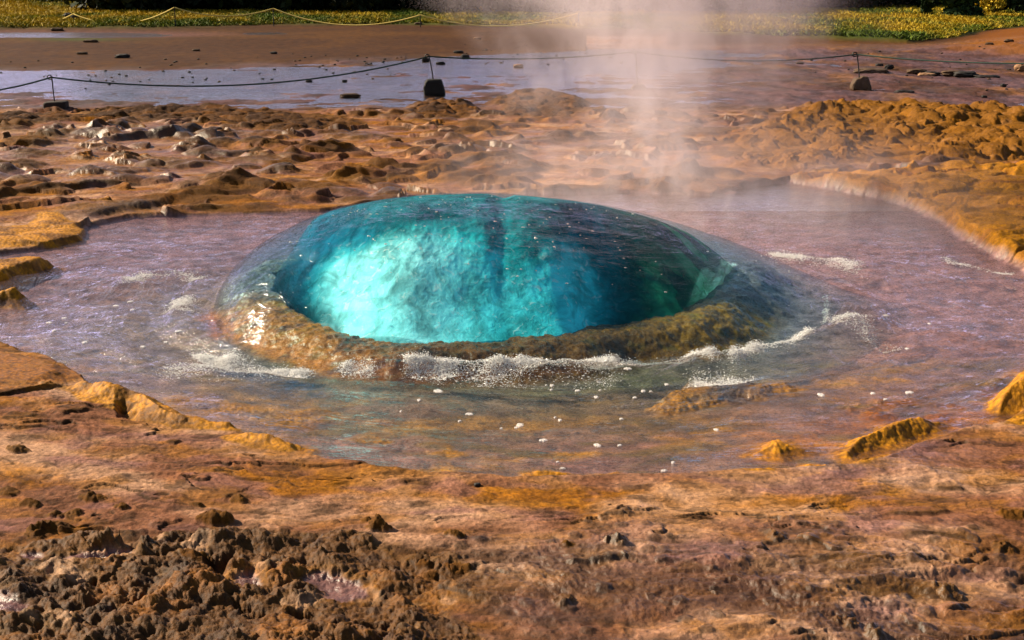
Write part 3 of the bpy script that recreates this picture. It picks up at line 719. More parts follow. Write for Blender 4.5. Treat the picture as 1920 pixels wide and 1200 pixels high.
# the milky turquoise mass of steam charged water inside it
def build_core(parent):
    m, n, l, p, out = newmat('milky_turquoise_water')
    g = n.new('ShaderNodeNewGeometry').outputs['Position']
    f1 = noise(n, l, g, 2.2, 5, .6, 1.0); f2 = noise(n, l, g, 16, 5, .65, .8)
    at = N(n, 'ShaderNodeAttribute', _attribute_name='tint')
    v_ = math_(n, l, 'MULTIPLY_ADD', f1, 1.4, .30)
    sc1 = n.new('ShaderNodeVectorMath'); sc1.operation = 'SCALE'; l.new(at.outputs['Color'], sc1.inputs[0]); l.new(v_, sc1.inputs['Scale'])
    mpv = N(n, 'ShaderNodeMapping'); l.new(g, mpv.inputs['Vector']); mpv.inputs['Scale'].default_value = (1.0, .55, 1.0)
    f3 = noise(n, l, mpv.outputs[0], 5.5, 4, .55, .7); vn = math_(n, l, 'ABSOLUTE', math_(n, l, 'SUBTRACT', f3, .5))
    dk = maprange(n, l, vn, .0, .07, .72, 1.0); sc2 = n.new('ShaderNodeVectorMath'); sc2.operation = 'SCALE'; l.new(sc1.outputs[0], sc2.inputs[0])  # refracted ripple lines put into the colour as darker veins
    f4 = noise(n, l, g, 3.6, 5, .65, 1.2); l.new(math_(n, l, 'MULTIPLY', dk, maprange(n, l, f4, .36, .64, .72, 1.35)), sc2.inputs['Scale']); sc1 = sc2
    mx = N(n, 'ShaderNodeMix', _data_type='RGBA'); mx.inputs['B'].default_value = (.95, .98, .90, 1)
    k = maprange(n, l, f2, .57, .68); at2 = N(n, 'ShaderNodeAttribute', _attribute_name='aerated'); k2 = math_(n, l, 'MULTIPLY', k, at2.outputs['Fac'])
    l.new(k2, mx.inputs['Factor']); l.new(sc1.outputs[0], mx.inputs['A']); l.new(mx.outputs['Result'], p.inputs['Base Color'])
    p.inputs['Subsurface Weight'].default_value = .35; p.inputs['Subsurface Radius'].default_value = (.15, .4, .42); p.inputs['Subsurface Scale'].default_value = .5
    p.inputs['Roughness'].default_value = .5; p.inputs['Specular IOR Level'].default_value = .0
    b = N(n, 'ShaderNodeBump', Strength=.45, Distance=.02); l.new(f2, b.inputs['Height']); l.new(b.outputs[0], p.inputs['Normal'])
    trn = N(n, 'ShaderNodeBsdfTransparent', Color=(.93, .99, .99, 1)); mxs = N(n, 'ShaderNodeMixShader', Fac=.78); l.new(N(n, 'ShaderNodeAttribute', _attribute_name='opacity').outputs['Fac'], mxs.inputs[0]); l.new(trn.outputs[0], mxs.inputs[1]); l.new(p.outputs[0], mxs.inputs[2]); l.new(mxs.outputs[0], out.inputs['Surface'])
    nr, nc = 420, 720
    U, T = np.meshgrid(np.linspace(-1, 1, nc), np.linspace(-1, 1, nr))
    Xd = U*np.sqrt(np.clip(1-T*T/2, 0, 1)); Yd = T*np.sqrt(np.clip(1-U*U/2, 0, 1))
    X = .16+Xd*1.80; Y = 8.36+Yd*1.20
    fpts = PW([(440, 520), (478, 560), (535, 598), (590, 618), (645, 634), (700, 652), (762, 659), (850, 654), (945, 647), (1050, 638), (1110, 621),
               (1200, 612), (1262, 606), (1318, 580), (1368, 540), (1400, 505)])
    fx = np.linspace(-3, 3, 601); fy = np.interp(fx, fpts[:, 0], fpts[:, 1]); kk_ = np.exp(-(np.arange(-12, 13)/6.0)**2); kk_ /= kk_.sum()
    fy = np.convolve(np.pad(fy, 12, mode='edge'), kk_, 'valid')
    tf = Y-np.interp(X, fx, fy)+.03*fbm(X*2, Y*2, 3, 2)
    zt = dome_z(X, Y)
    sF = smooth(-.10, 1.15, tf)**.7; sL = smooth(-.03, .40, X+1.62)**.5; sRr = 1.0
    s_ = sF*sL
    Z = .0+(zt-.045)*s_
    q0, q1 = topx(X, Y, Z)
    lob = np.exp(-((q0-760)/170)**2)*.02+np.exp(-((q0-1040)/90)**2)*.03-np.exp(-((q0-945)/26)**2)*.035
    Z = Z+lob*s_-.75*(1-sRr)
    Z += s_*(.016*fbm(X*3, Y*3, 4, 3)+.009*fbm(X*9, Y*7, 4, 6, ridged=True)*smooth(1250, 1000, q0)*smooth(470, 560, q0))
    Z = np.minimum(Z, zt-.035)
    Z = Z-1.1*smooth(.0, -.12, tf)
    Z = np.maximum(Z, -1.2)
    qx, qy = topx(X, Y, Z)
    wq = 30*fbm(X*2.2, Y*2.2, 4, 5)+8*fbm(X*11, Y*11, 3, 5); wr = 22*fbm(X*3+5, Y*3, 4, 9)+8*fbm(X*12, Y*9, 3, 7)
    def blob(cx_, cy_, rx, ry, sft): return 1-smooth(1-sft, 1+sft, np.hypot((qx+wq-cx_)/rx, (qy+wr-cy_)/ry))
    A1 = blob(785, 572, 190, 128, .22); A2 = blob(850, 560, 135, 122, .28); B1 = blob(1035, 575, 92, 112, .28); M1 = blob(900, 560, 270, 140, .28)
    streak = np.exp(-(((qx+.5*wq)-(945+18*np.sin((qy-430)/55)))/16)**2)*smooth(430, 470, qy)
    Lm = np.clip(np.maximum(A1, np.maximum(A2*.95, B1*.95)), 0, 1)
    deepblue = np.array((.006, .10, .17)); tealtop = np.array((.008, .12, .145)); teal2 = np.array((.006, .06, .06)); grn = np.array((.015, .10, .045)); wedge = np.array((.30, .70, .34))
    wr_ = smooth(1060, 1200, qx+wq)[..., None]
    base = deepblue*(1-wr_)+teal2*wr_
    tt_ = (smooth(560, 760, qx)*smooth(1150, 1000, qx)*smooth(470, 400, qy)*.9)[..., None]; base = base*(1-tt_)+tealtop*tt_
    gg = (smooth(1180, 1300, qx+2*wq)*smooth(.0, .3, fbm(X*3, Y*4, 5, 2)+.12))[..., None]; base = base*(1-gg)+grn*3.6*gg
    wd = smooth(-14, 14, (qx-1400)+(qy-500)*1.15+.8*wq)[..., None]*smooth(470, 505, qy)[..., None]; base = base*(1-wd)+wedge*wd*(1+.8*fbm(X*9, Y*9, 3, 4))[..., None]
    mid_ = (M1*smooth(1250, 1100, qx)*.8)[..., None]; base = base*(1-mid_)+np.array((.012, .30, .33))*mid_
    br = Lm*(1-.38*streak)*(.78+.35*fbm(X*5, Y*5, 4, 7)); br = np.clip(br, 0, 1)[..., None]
    hot = np.array((.42, .98, .98)); cy2 = np.array((.04, .92, .93)); w1 = np.clip(A1*1.1*smooth(960, 700, qx)+.25*A1+.22*B1, 0, 1)[..., None]  # aerated water tone, whitened to the left: sunlit glow put into the colour
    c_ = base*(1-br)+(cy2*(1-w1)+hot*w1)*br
    aer = (np.clip(Lm*1.1, 0, 1)*.50+.04).ravel()
    top = np.stack([X.ravel(), Y.ravel(), Z.ravel()], 1); bot = top.copy(); bot[:, 2] = -1.45
    nn = len(top); f = gridfaces(nr, nc); g_ = np.arange(nn).reshape(nr, nc)
    def strip(ids): ids = np.asarray(ids); return np.stack([ids[:-1], ids[:-1]+nn, ids[1:]+nn, ids[1:]], 1)
    F = np.concatenate([f, f[:, ::-1]+nn, strip(g_[0]), strip(g_[-1])[:, ::-1], strip(g_[:, 0])[:, ::-1], strip(g_[:, -1])])
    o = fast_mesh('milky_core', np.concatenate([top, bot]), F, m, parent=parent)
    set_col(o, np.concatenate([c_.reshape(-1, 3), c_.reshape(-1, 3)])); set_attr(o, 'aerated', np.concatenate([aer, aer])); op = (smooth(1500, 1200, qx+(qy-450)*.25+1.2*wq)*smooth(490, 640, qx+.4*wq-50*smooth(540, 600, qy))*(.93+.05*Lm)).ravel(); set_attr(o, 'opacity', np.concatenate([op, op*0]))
    return o
core = build_core(geyser); core.matrix_parent_inverse = Matrix.Translation((0, -YC, 0))

# ---------------------------------------------------------------- pool water
def wave_h(x, y):
    D = dome_D(np.clip(x, XL, XR)); 
    ex = np.clip((x-.1)/1.95, -1.2, 1.2); ey = (y-YC)/1.45
    q = np.hypot(ex, ey)                               # 1 at the foot of the bubble
    ring = np.exp(-((q-1.06)/.10)**2)
    z = .017*fbm(x*2.2, y*3.0, 4, 3)+.005*fbm(x*8, y*11, 3, 5)
    z += (.034*np.sin((q-1)*24+3.2*fbm(x*1.6, y*1.6, 3, 7)))*np.exp(-np.abs(q-1.1)/.35)
    front = ring*smooth(7.9, 7.2, y)
    z += front*(.035+.05*np.abs(fbm(x*4.5, y*6, 4, 9)))
    # churned patches left and right of the bubble
    for (px_, py_, rx, ry, A) in ((290, 540, .55, .5, .05), (340, 600, .4, .45, .045), (1580, 508, .5, .35, .05), (1570, 590, .25, .6, .10), (1600, 640, .5, .35, .05), (1690, 640, .5, .3, .04)):
        cx_, cy_ = P(px_, py_)
        e = np.exp(-((x-cx_)/rx)**2-((y-cy_)/ry)**2)
        z += e*A*(.4+fbm(x*3.2, y*4.5, 4, 11, ridged=True)*.7)
    return z
def build_pool():
    lo = POOL.min(0)-.1; hi = POOL.max(0)+.1
    st = .016
    xs = np.arange(lo[0], hi[0], st); ys = np.arange(lo[1], hi[1], st*1.2)
    X, Y = np.meshgrid(xs, ys); nr, nc = X.shape
    x, y = X.ravel(), Y.ravel()
    s = poly_sdf(x, y, POOL, .5)
    z = wave_h(x, y)*smooth(0, .25, s)
    f = gridfaces(nr, nc)
    fcx = x[f].mean(1); fcy = y[f].mean(1)
    keep = (s[f].max(1) > -.12) & ~(dome_z(fcx, fcy) > .035)
    f = f[keep]; used = np.unique(f); mp = np.full(len(x), -1, np.int64); mp[used] = np.arange(len(used))
    o = fast_mesh('pool_water', np.stack([x, y, z], 1)[used], mp[f], M_pool); set_flow(o, x[used], y[used])
    o['kind'] = 'structure'
build_pool()
# shallow runoff over the flats behind
nx_, ny_ = 220, 140
X, Y = np.meshgrid(np.linspace(-1, 1, nx_), np.linspace(0, 1, ny_)**1.5)
Yw = 11.6+Y*46; Xw = X*(Yw*.5+1)
# only behind the pool
o = fast_mesh('runoff_water', np.stack([Xw.ravel(), Yw.ravel(), (.004+0*Xw).ravel()], 1), gridfaces(ny_, nx_), M_run); o['kind'] = 'structure'

# ---------------------------------------------------------------- splashing foam along the foot of the bubble
def ico(sub=0):
    t = (1+5**.5)/2
    v = np.array([(-1,t,0),(1,t,0),(-1,-t,0),(1,-t,0),(0,-1,t),(0,1,t),(0,-1,-t),(0,1,-t),(t,0,-1),(t,0,1),(-t,0,-1),(-t,0,1)], float); v /= np.linalg.norm(v[0])
    f = np.array([(0,11,5),(0,5,1),(0,1,7),(0,7,10),(0,10,11),(1,5,9),(5,11,4),(11,10,2),(10,7,6),(7,1,8),(3,9,4),(3,4,2),(3,2,6),(3,6,8),(3,8,9),(4,9,5),(2,4,11),(6,2,10),(8,6,7),(9,8,1)])
    for _ in range(sub):
        vs = list(map(tuple, v)); cache = {}; nf = []
        def midp(a, b):
            k = (min(a, b), max(a, b))
            if k not in cache:
                q = (np.array(vs[a])+np.array(vs[b]))/2; q /= np.linalg.norm(q); vs.append(tuple(q)); cache[k] = len(vs)-1
            return cache[k]
        for a, b, c in f:
            ab, bc, ca = midp(a, b), midp(b, c), midp(c, a); nf += [(a, ab, ca), (b, bc, ab), (c, ca, bc), (ab, bc, ca)]
        v = np.array(vs); f = np.array(nf)
    return v, f
def blobs(name, pts, rads, mat, parent=None, sub=0, squash=None):
    v0, f0 = ico(sub); n = len(pts)
    sc_ = rads[:, None, None]*rng.uniform(.5, 1.5, (n, 1, 3))*np.array([1.7, 1.0, .8])
    V = v0[None]*sc_*(1+.25*rng.normal(size=(n, len(v0), 1)))
    V = (V+pts[:, None, :]).reshape(-1, 3)
    F = (f0[None]+(np.arange(n)*len(v0))[:, None, None]).reshape(-1, 3)
    return fast_mesh(name, V, F, mat, parent=parent)
def foam_mat(name, transp, col=(.85, .82, .80)):
    m, n, l, p, out = newmat(name)
    p.inputs['Base Color'].default_value = (*col, 1); p.inputs['Roughness'].default_value = .12; p.inputs['Specular IOR Level'].default_value = .8
    p.inputs['Subsurface Weight'].default_value = 0
    tr = n.new('ShaderNodeBsdfTransparent'); mx = N(n, 'ShaderNodeMixShader', Fac=1-transp)
    l.new(tr.outputs[0], mx.inputs[1]); l.new(p.outputs[0], mx.inputs[2]); l.new(mx.outputs[0], out.inputs['Surface'])
    return m
M_foam = foam_mat('white_splash', .08, (.95, .94, .92)); M_float = foam_mat('floating_foam', .40)
def splash(name, pxpts, n, thick, hgt, dens=None, rmin=.0006, rmax=.0028, lean=0.0):
    W = PW([(a, b+(8 if 655 < b < 703 else 0)) for a, b in pxpts]); seg = np.hypot(*np.diff(W, axis=0).T); cum = np.concatenate([[0], np.cumsum(seg)])
    t = rng.uniform(0, cum[-1], n*9)
    x = np.interp(t, cum, W[:, 0]); y = np.interp(t, cum, W[:, 1])
    k = smooth(-.12, .22, fbm(t*1.7+3, t*0+1.5, 3, 6)+.12); k = k*(smooth(-.35, .2, fbm(t*9, t*0+4, 2, 2))*.8+.2)
    sel = rng.uniform(0, 1, n*9) < k; x, y, k = x[sel], y[sel], k[sel]
    x += rng.normal(0, thick*.5, len(x)); thick = thick*.8; hgt = hgt*.75; off = rng.normal(0, thick, len(x)); y += off
    zc = hgt*k*np.exp(-(off/thick)**2)
    z = .006+wave_h(x, y)+np.abs(rng.normal(0, 1, len(x)))*.35*zc+zc*.6*rng.uniform(0, 1, len(x))
    rd = rng.uniform(rmin, rmax, len(x))*rng.uniform(.4, 1, len(x))
    return np.stack([x, y, z], 1), rd
parts = []
SPL = [(370,664),(430,672),(480,682),(560,692),(640,697)]
for a in ([(372,662),(430,672),(500,684),(580,692)], 2600, .045, .05), ([(640,690),(700,696)], 250, .03, .02), ([(765,692),(830,696),(900,700),(920,700)], 2300, .045, .055), \
         ([(920,700),(1000,695),(1080,690),(1150,690)], 2000, .045, .045), ([(1120,688),(1200,676),(1260,672),(1330,682),(1370,685)], 2000, .035, .045), \
         ([(1370,685),(1420,670),(1480,660),(1530,640),(1548,625)], 2200, .035, .06), ([(1548,620),(1545,600),(1548,575)], 160, .02, .02), \
         ([(1560,640),(1620,650),(1680,660)], 500, .05, .03), ([(240,540),(280,525),(340,522),(390,535)], 700, .06, .03), ([(325,590),(345,580),(350,605)], 700, .07, .05), \
         ([(1450,485),(1500,495),(1560,505),(1620,515)], 1500, .06, .05), ([(1770,487),(1850,505),(1920,530)], 300, .04, .02), ([(310,690),(380,690),(430,700),(520,705)], 500, .06, .02), \
         ([(1300,720),(1360,712),(1420,700)], 500, .05, .02), ([(900,712),(1100,712),(1300,700)], 700, .08, .02):
    parts.append(splash('s', *a))
pts = np.concatenate([p[0] for p in parts]); rd = np.concatenate([p[1] for p in parts])
ins_d = dome_z(pts[:, 0], pts[:, 1]) > pts[:, 2]+.02
pts[ins_d, 1] -= .03
o = blobs('splash_foam', pts, rd, M_foam); tag(o, 'white sparkling splash around the foot of the water bubble', 'foam', kind='stuff')

# small bubbles and droplets on the dome skin
bp = []
for _ in range(170):
    px_, py_ = rng.uniform(520, 1500), 0
    if rng.uniform() < .55: px_ = rng.normal(900, 170)
    x_ = (px_-960)/FPX*8.2; D = float(dome_D(np.array(x_))); y_ = YC-D*rng.uniform(-.15, .75)**1.0
    z_ = float(dome_z(np.array([x_]), np.array([y_]))[0])
    if z_ > .2: bp.append((x_, y_, z_-.028))
bp = np.array(bp); o = blobs('surface_bubbles', bp, rng.uniform(.0012, .0045, len(bp)), foam_mat('clear_bubbles', .55), sub=1)
o.parent = geyser; o.matrix_parent_inverse = Matrix.Translation((0, -YC, 0)); o['kind'] = 'stuff'

# floating foam patches
FOAM = [(822,740,24),(786,750,12),(880,772,18),(975,797,22),(968,804,10),(1035,721,14),(1034,732,10),(1018,685,0),(1083,740,14),(1118,747,14),(1123,715,12),(1125,730,8),
        (1177,709,18),(1190,753,12),(1206,739,14),(1166,690,0),(1041,782,8),(1050,787,12),(1018,825,20),(1120,836,20),(1162,833,12),(1055,875,14),(1046,865,8),(1245,881,16),
        (1262,866,12),(1240,866,6),(940,803,8),(862,785,10),(752,774,8),(1165,789,10),(1220,738,8),(1250,719,12),(217,570,14),(120,590,12),(92,603,14),(103,630,12),(160,648,16),
        (336,636,18),(311,641,12),(268,649,14),(125,611,8),(1540,737,20),(1637,735,14),(1705,737,20),(1660,603,14),(1660,751,10),(1343,804,14),(1100,858,6),(1180,822,6),(995,692,0),
        (245,565,14),(250,590,12),(1743,603,8),(1190,793,6),(1700,668,10)]
tri = None
for i, (px_, py_, s_) in enumerate(FOAM):
    if s_ <= 6: continue
    x_, y_ = P(px_, py_); ra = s_*.36/FPX*math.hypot(x_, y_)
    nn = 22; V = [(0, 0, .0025)]; F = []
    ph = rng.uniform(0, 6)
    for ring, rz in ((.6, .003), (1.0, .0008)):
        for k in range(nn):
            a = 2*math.pi*k/nn; q = ring*ra*(1+.16*math.sin(2*a+ph)+.10*math.sin(5*a+ph*2)+.05*rng.normal())
            V.append((math.cos(a)*q, math.sin(a)*q*1.25, rz+.0003*rng.normal()))
    me = bpy.data.meshes.new('foam_patch')
    F = [(0, 1+k, 1+(k+1) % nn) for k in range(nn)]+[(1+k, 1+nn+k, 1+nn+(k+1) % nn, 1+(k+1) % nn) for k in range(nn)]
    V += [(v[0], v[1], -.004) for v in V[1+nn:1+2*nn]]
    F += [(1+nn+k, 1+2*nn+k, 1+2*nn+(k+1) % nn, 1+nn+(k+1) % nn) for k in range(nn)]
    me.from_pydata(V, [], F); me.materials.append(M_float)
    o = bpy.data.objects.new('foam_patch', me); COL.objects.link(o)
    zz = float(wave_h(np.array([x_]), np.array([y_]))[0]); o.location = (x_, y_, zz+.001)
    side = 'left' if px_ < 400 else ('right' if px_ > 1300 else 'front')
    tag(o, {'left': 'small white fleck of foam adrift on the bluish water left of the bubble', 'right': 'small white fleck of foam adrift on the brown water right of the bubble',
            'front': 'small white ring of foam adrift on the water before the bubble'}[side], 'foam', 'foam flecks drifting '+{'left': 'left of the bubble', 'right': 'right of the bubble', 'front': 'before the bubble'}[side])

# ---------------------------------------------------------------- stones
M_stone = plain('dark_stone', (.016, .013, .011), .75, 14, .5, .6, .02)
M_tanst = plain('tan_stone', (.26, .14, .07), .8, 10, .5, .7, .02)
M_brst = plain('brown_stone', (.07, .038, .018), .8, 10, .5, .7, .02)
def stone(name, loc, dims, mat, seed=0, parent=None, sharp=0.0, rotz=0.0, sub=3, sink=.15, shape=None):
    v, f = ico(sub); v = v.copy()
    if shape is not None: v = shape(v)
    else:
        e = 1/(1+sharp*2.5); v = np.sign(v)*np.abs(v)**e if sharp > 0 else v
        nn = fbm(v[:, 0]*1.4+seed*3.1, v[:, 1]*1.4+v[:, 2]*2.1, 4, seed); v = v*(1+.38*nn)[:, None]
        v += .05*np.stack([fbm(v[:, 0]*5+seed, v[:, 2]*5, 2, 3)]*3, 1)
    v = v*np.array(dims)/2
    c, s = math.cos(rotz), math.sin(rotz); v = np.stack([v[:, 0]*c-v[:, 1]*s, v[:, 0]*s+v[:, 1]*c, v[:, 2]], 1)
    v[:, 2] += dims[2]*(.5-sink)
    o = fast_mesh(name, v, f, mat, smooth_=(sharp < .5), parent=parent); o.location = loc
    return o
def dist_at(px, py): x, y = P(px, py); return math.hypot(x, y)
def place_stone(px, py, wpx, hpx, mat, label, group=None, seed=0, sharp=.1, name='rock', cat='rock'):
    x, y = P(px, py); k = math.hypot(x, y)/FPX
    o = stone(name, (x, y+wpx*k*.3, max(gh(x, y+wpx*k*.3), 0)), (wpx*k, wpx*k*.75, hpx*k*.85), mat, seed, sharp=sharp, rotz=0, sub=3 if wpx > 14 else 2)
    tag(o, label, cat, group); return o
NAMED = [
 (860,103,18,7,M_stone,'flat dark rock in the bright water beyond the middle rope post'),
 (872,109,16,9,M_stone,'squarish dark rock right of the flat one under the rope beyond the middle post'),
 (826,121,16,7,M_stone,'dark rock on wet mud just right of the middle rope post'),
 (798,116,14,10,M_stone,'dark block just left of the middle rope post at rope height'),
 (972,127,18,9,M_tanst,'pale tan rock sitting in shallow water far behind the bubble'),
 (895,77,14,5,M_tanst,'small tan rock on the brown mud plain above the bright water'),
 (228,113,26,9,M_stone,'wide dark rock on the brown mud plain left of centre'),
 (152,106,20,6,M_brst,'low brown rock on the mud plain left of the widest dark one'),
 (367,99,14,5,M_brst,'low brown slab on the mud plain nearer the far grass'),
 (513,106,12,6,M_stone,'lone dark rock at the mud plain edge below the far thin post'),
 (168,84,24,7,M_brst,'slanting brown slab on the mud by the green streak'),
 (105,60,22,7,M_brst,'dark low hummock rock beside the far left stream'),
 (579,154,12,6,M_stone,'small dark rock in the water below the rope sag'),
 (646,154,10,6,M_stone,'small dark rock right of the rope sag on wet mud'),
 (655,183,36,10,M_brst,'dark brown rock slab left of the middle post stone'),
 (784,52,14,5,M_brst,'brown rock at the foot of the far grass near the middle'),
 (1668,132,16,11,M_stone,'round dark boulder near the right rope post and its stone'),
 (1650,126,14,8,M_stone,'smaller dark boulder touching left of the round one by the right post'),
 (1638,140,60,12,M_brst,'long low brown boulder behind the right post stone'),
 (1698,176,34,8,M_stone,'flat black rock on the mud right of the right post stone'),
 (1846,189,10,6,M_stone,'small black rock on the grey mud at the right'),
 (1882,166,10,7,M_stone,'black pebble rock above the smooth mud at the far right'),
 (1918,137,24,16,M_tanst,'orange tan rock cut by the right picture edge'),
 (1740,147,30,8,M_tanst,'flat tan rock in the dark stone row at the right'),
 (1722,143,36,12,M_brst,'brown rock second in the dark stone row right of the right post'),
 (1790,146,40,12,M_brst,'brown rock midway along the dark stone row at the right'),
 (1815,148,40,14,M_stone,'highest dark rock of the stone row at the right'),
 (1855,150,44,8,M_stone,'dark flat rock ending the stone row at the right'),
 (1750,145,28,10,M_stone,'dark rock between tan one and the middle of the stone row'),
 (1855,98,14,6,M_brst,'brown rock at the foot of the orange bank, left of a pair'),
 (1892,98,16,7,M_brst,'brown rock at the foot of the orange bank, right of a pair'),
 (1500,122,14,6,M_brst,'low brown rock in the misty flats left of the right post'),
 (930,284,26,14,M_tanst,'brown knob of rock in the pale puddle behind the bubble'),
 (835,266,28,16,M_tanst,'round tan rock at the edge of the pale puddle behind the bubble'),
 (534,330,28,12,M_brst,'small brown rock on the mauve terrace left behind the bubble'),
 (895,917,14,9,M_stone,'tiny dark pebble on the pale ground before the pool rim'),
 (376,279,22,10,M_brst,'small dark rock in the wet hollow left behind the bubble'),
 (640,1050,0,0,None,''),
]
for i, (a, b, c, d, m_, lb) in enumerate(NAMED):
    if c: place_stone(a, b, c, d, m_, lb, seed=i, sharp=.15)
# countless pebbles strewn over the wet flats, one by one
k = 0
for i in range(150):
    if i < 85: px_, py_ = rng.uniform(0, 760), rng.triangular(112, 130, 172)-.028*0
    elif i < 115: px_, py_ = rng.uniform(860, 1180), rng.uniform(86, 122)
    else: px_, py_ = rng.uniform(1500, 1915), rng.uniform(98, 180)
    if i < 85: py_ -= .03*max(px_-250, 0)
    w_ = rng.uniform(3.0, 6.5)
    x_, y_ = P(px_, py_); kk = math.hypot(x_, y_)/FPX
    lb = ('small dark pebble lying on the bright wet flats at the left' if i < 85 else 'small dark pebble lying in the bright water behind the middle post' if i < 115 else 'small dark pebble lying on the reddish mud near the right post')
    o = stone('pebble', (x_, y_, max(gh(x_, y_), 0)), (w_*kk, w_*kk*.8, w_*kk*.5), M_stone if rng.uniform() < .7 else M_brst, i, sub=1)
    tag(o, lb, 'pebble', ('pebbles on the left flats' if i < 85 else 'pebbles behind the middle post' if i < 115 else 'pebbles near the right post'))

# ---------------------------------------------------------------- rope fence
M_iron = plain('dark_iron', (.02, .018, .018), .5, 30, .4, .2, .002)
M_rope = plain('dark_green_rope', (.012, .035, .028), .8, 80, .5, .5, .004)
M_yrope = plain('yellow_rope', (.75, .55, .14), .8, 30, .3, .3, .004)
M_block = plain('dark_block', (.03, .022, .018), .85, 20, .5, .5, .01)
def wedge(kind):
    def f(v):
        v = np.sign(v)*np.abs(v)**.33
        t = (v[:, 2]+1)/2
        if kind == 0: v[:, 0] = np.where(v[:, 0] > 0, v[:, 0]*(1-.38*t), v[:, 0]*(1-.28*np.clip(t-.5, 0, 1)*1.6))
        elif kind == 1: v[:, 0] = np.where(v[:, 0] > 0, v[:, 0]*(1-.50*t), v[:, 0]*(1-.35*np.clip(t-.4, 0, 1)*1.6)); v[:, 2] -= .25*(v[:, 0] < -.2)*t
        else: v[:, 2] += .12*v[:, 0]*(v[:, 2] > 0)
        return v*(1+.03*fbm(v[:, 0]*3, v[:, 1]*3+v[:, 2]*2, 2, 4))[:, None]
    return f
POSTS = [(97,145,103,199,213,40,2,'thin iron rope post with looped top standing in a dark rectangular block',M_block),
         (805,106,813,150,178,42,0,'thin iron rope post rising from a black wedge-shaped stone',M_stone),
         (1192,97,1195,160,170,30,1,'faint rope post veiled by the rising steam',M_brst),
         (1607,102,1612,146,170,38,1,'thin rope post set in the brown pointed stone at the right',M_brst)]
tops = []
for (tx, ty, bx_, by_, gy_, wd, kind, lb, mt) in POSTS:
    x0, y0 = P((tx+bx_)/2 if kind != 2 else 104, gy_); d = y0; kk = math.hypot(x0, y0)/FPX
    e = empty('rope_post', (x0, y0, 0)); tag(e, lb, 'rope post')
    X0, Z0 = at_depth(tx, ty, d+.05); X1, Z1 = at_depth(bx_, by_, d+.05)
    bw = wd*kk; bh = (gy_-by_)*kk*1.0
    cxp = {0: 815, 1: bx_+4, 2: 104}[kind]; bxw, _z = at_depth(cxp, gy_, d)
    st_ = stone('base_block' if kind == 2 else 'base_stone', (bxw-x0, .06, 0), (bw, bw*.7, bh*1.1), mt, 3, parent=e, sharp=.6, shape=wedge(kind), sub=4, sink=.06)
    st_.location.z += max(gh(x0, y0), 0)*.8
    st_.data.polygons.foreach_set('use_smooth', np.zeros(len(st_.data.polygons), bool))
    rodp = [(X1-x0, .06, max(Z1-.03, .02)), ((X0+X1)/2-x0, .05, (Z0+Z1)/2), (X0-x0, .05, Z0)]
    lr = 4.0*kk; cl = (X0-x0-lr, .05, Z0)
    loop = [(cl[0]+lr*math.cos(a), .05+.01*a/6, cl[2]+lr*math.sin(a)) for a in np.linspace(0, 5.6, 16)]
    V, F = tube(rodp+loop[1:], 1.15*kk, 6)
    fast_mesh('rod', V, F, M_iron, parent=e)
    tops.append((X0-lr*.3, d+.05, Z0))
def rope_pts(a, b, sag, n=26):
    a, b = np.array(a), np.array(b); t = np.linspace(0, 1, n)[:, None]
    p = a+(b-a)*t; p[:, 2] -= (4*sag*t*(1-t))[:, 0]; return [tuple(q) for q in p]
def sag_for(a, b, px, py):        # sag so that the rope's middle passes the picture height measured
    m_ = (np.array(a)+np.array(b))/2; _, z = at_depth(px, py, m_[1]); return m_[2]-z
L0 = (at_depth(-420, 146, 17.6)[0], 17.6, at_depth(-420, 146, 17.6)[1]); R0 = (at_depth(2250, 106, 19.6)[0], 19.6, at_depth(2250, 106, 19.6)[1])
chain = [L0]+tops+[R0]
mids = [(-170,182),(420,158),(1000,110),(1410,114),(1900,119)]
allp = []
for i in range(len(chain)-1):
    allp += rope_pts(chain[i], chain[i+1], max(.02, sag_for(chain[i], chain[i+1], *mids[i])))[0 if i == 0 else 1:]
V, F = tube(allp, .0125, 6); o = fast_mesh('rope', V, F, M_rope); tag(o, 'dark green rope sagging between the near iron posts', 'rope')
# far yellow rope
FP = [(-60,34,46),(40,33,46),(137,26,48),(327,14,52),(512,16,49),(788,28,52),(1085,24,52)]
ft = []
flab = ['', 'short far post at the left end of the yellow rope', 'short dark far post above two black rocks', 'far post hidden low in the yellow grass left of the tall one', 'tall thin dark post standing before the yellow grass',
        'thin far post in the grass near the middle of the photo', 'faint far post veiled by the steam edge']
for i, (a, b, c) in enumerate(FP):
    x0, y0 = P(a, c+3); X0, Z0 = at_depth(a, b, y0); ft.append((X0, y0, Z0))
    if i == 0: continue
    V, F = tube([(0, 0, -.1), (0, 0, Z0*.5), (0, 0, Z0+.02)], [.02, .018, .016], 6)
    o = fast_mesh('fence_stake', V, F, M_iron); o.location = (X0, y0, 0); tag(o, flab[i], 'post')
fm = [(-10,39),(85,42),(230,44),(420,30),(650,47),(940,49)]
allp = []
for i in range(len(ft)-1): allp += rope_pts(ft[i], ft[i+1], max(.03, sag_for(ft[i], ft[i+1], *fm[i])))[0 if i == 0 else 1:]
V, F = tube(allp, .022, 6); o = fast_mesh('rope', V, F, M_yrope); tag(o, 'pale yellow rope swagged along the far grass', 'rope')
for i, (px_, py_, s_) in enumerate(((128, 47, 16), (140, 48, 14))):
    place_stone(px_, py_, s_, 11, M_stone, 'black rock at the foot of the far left post, '+('left of two' if i == 0 else 'right of two'), seed=30+i)

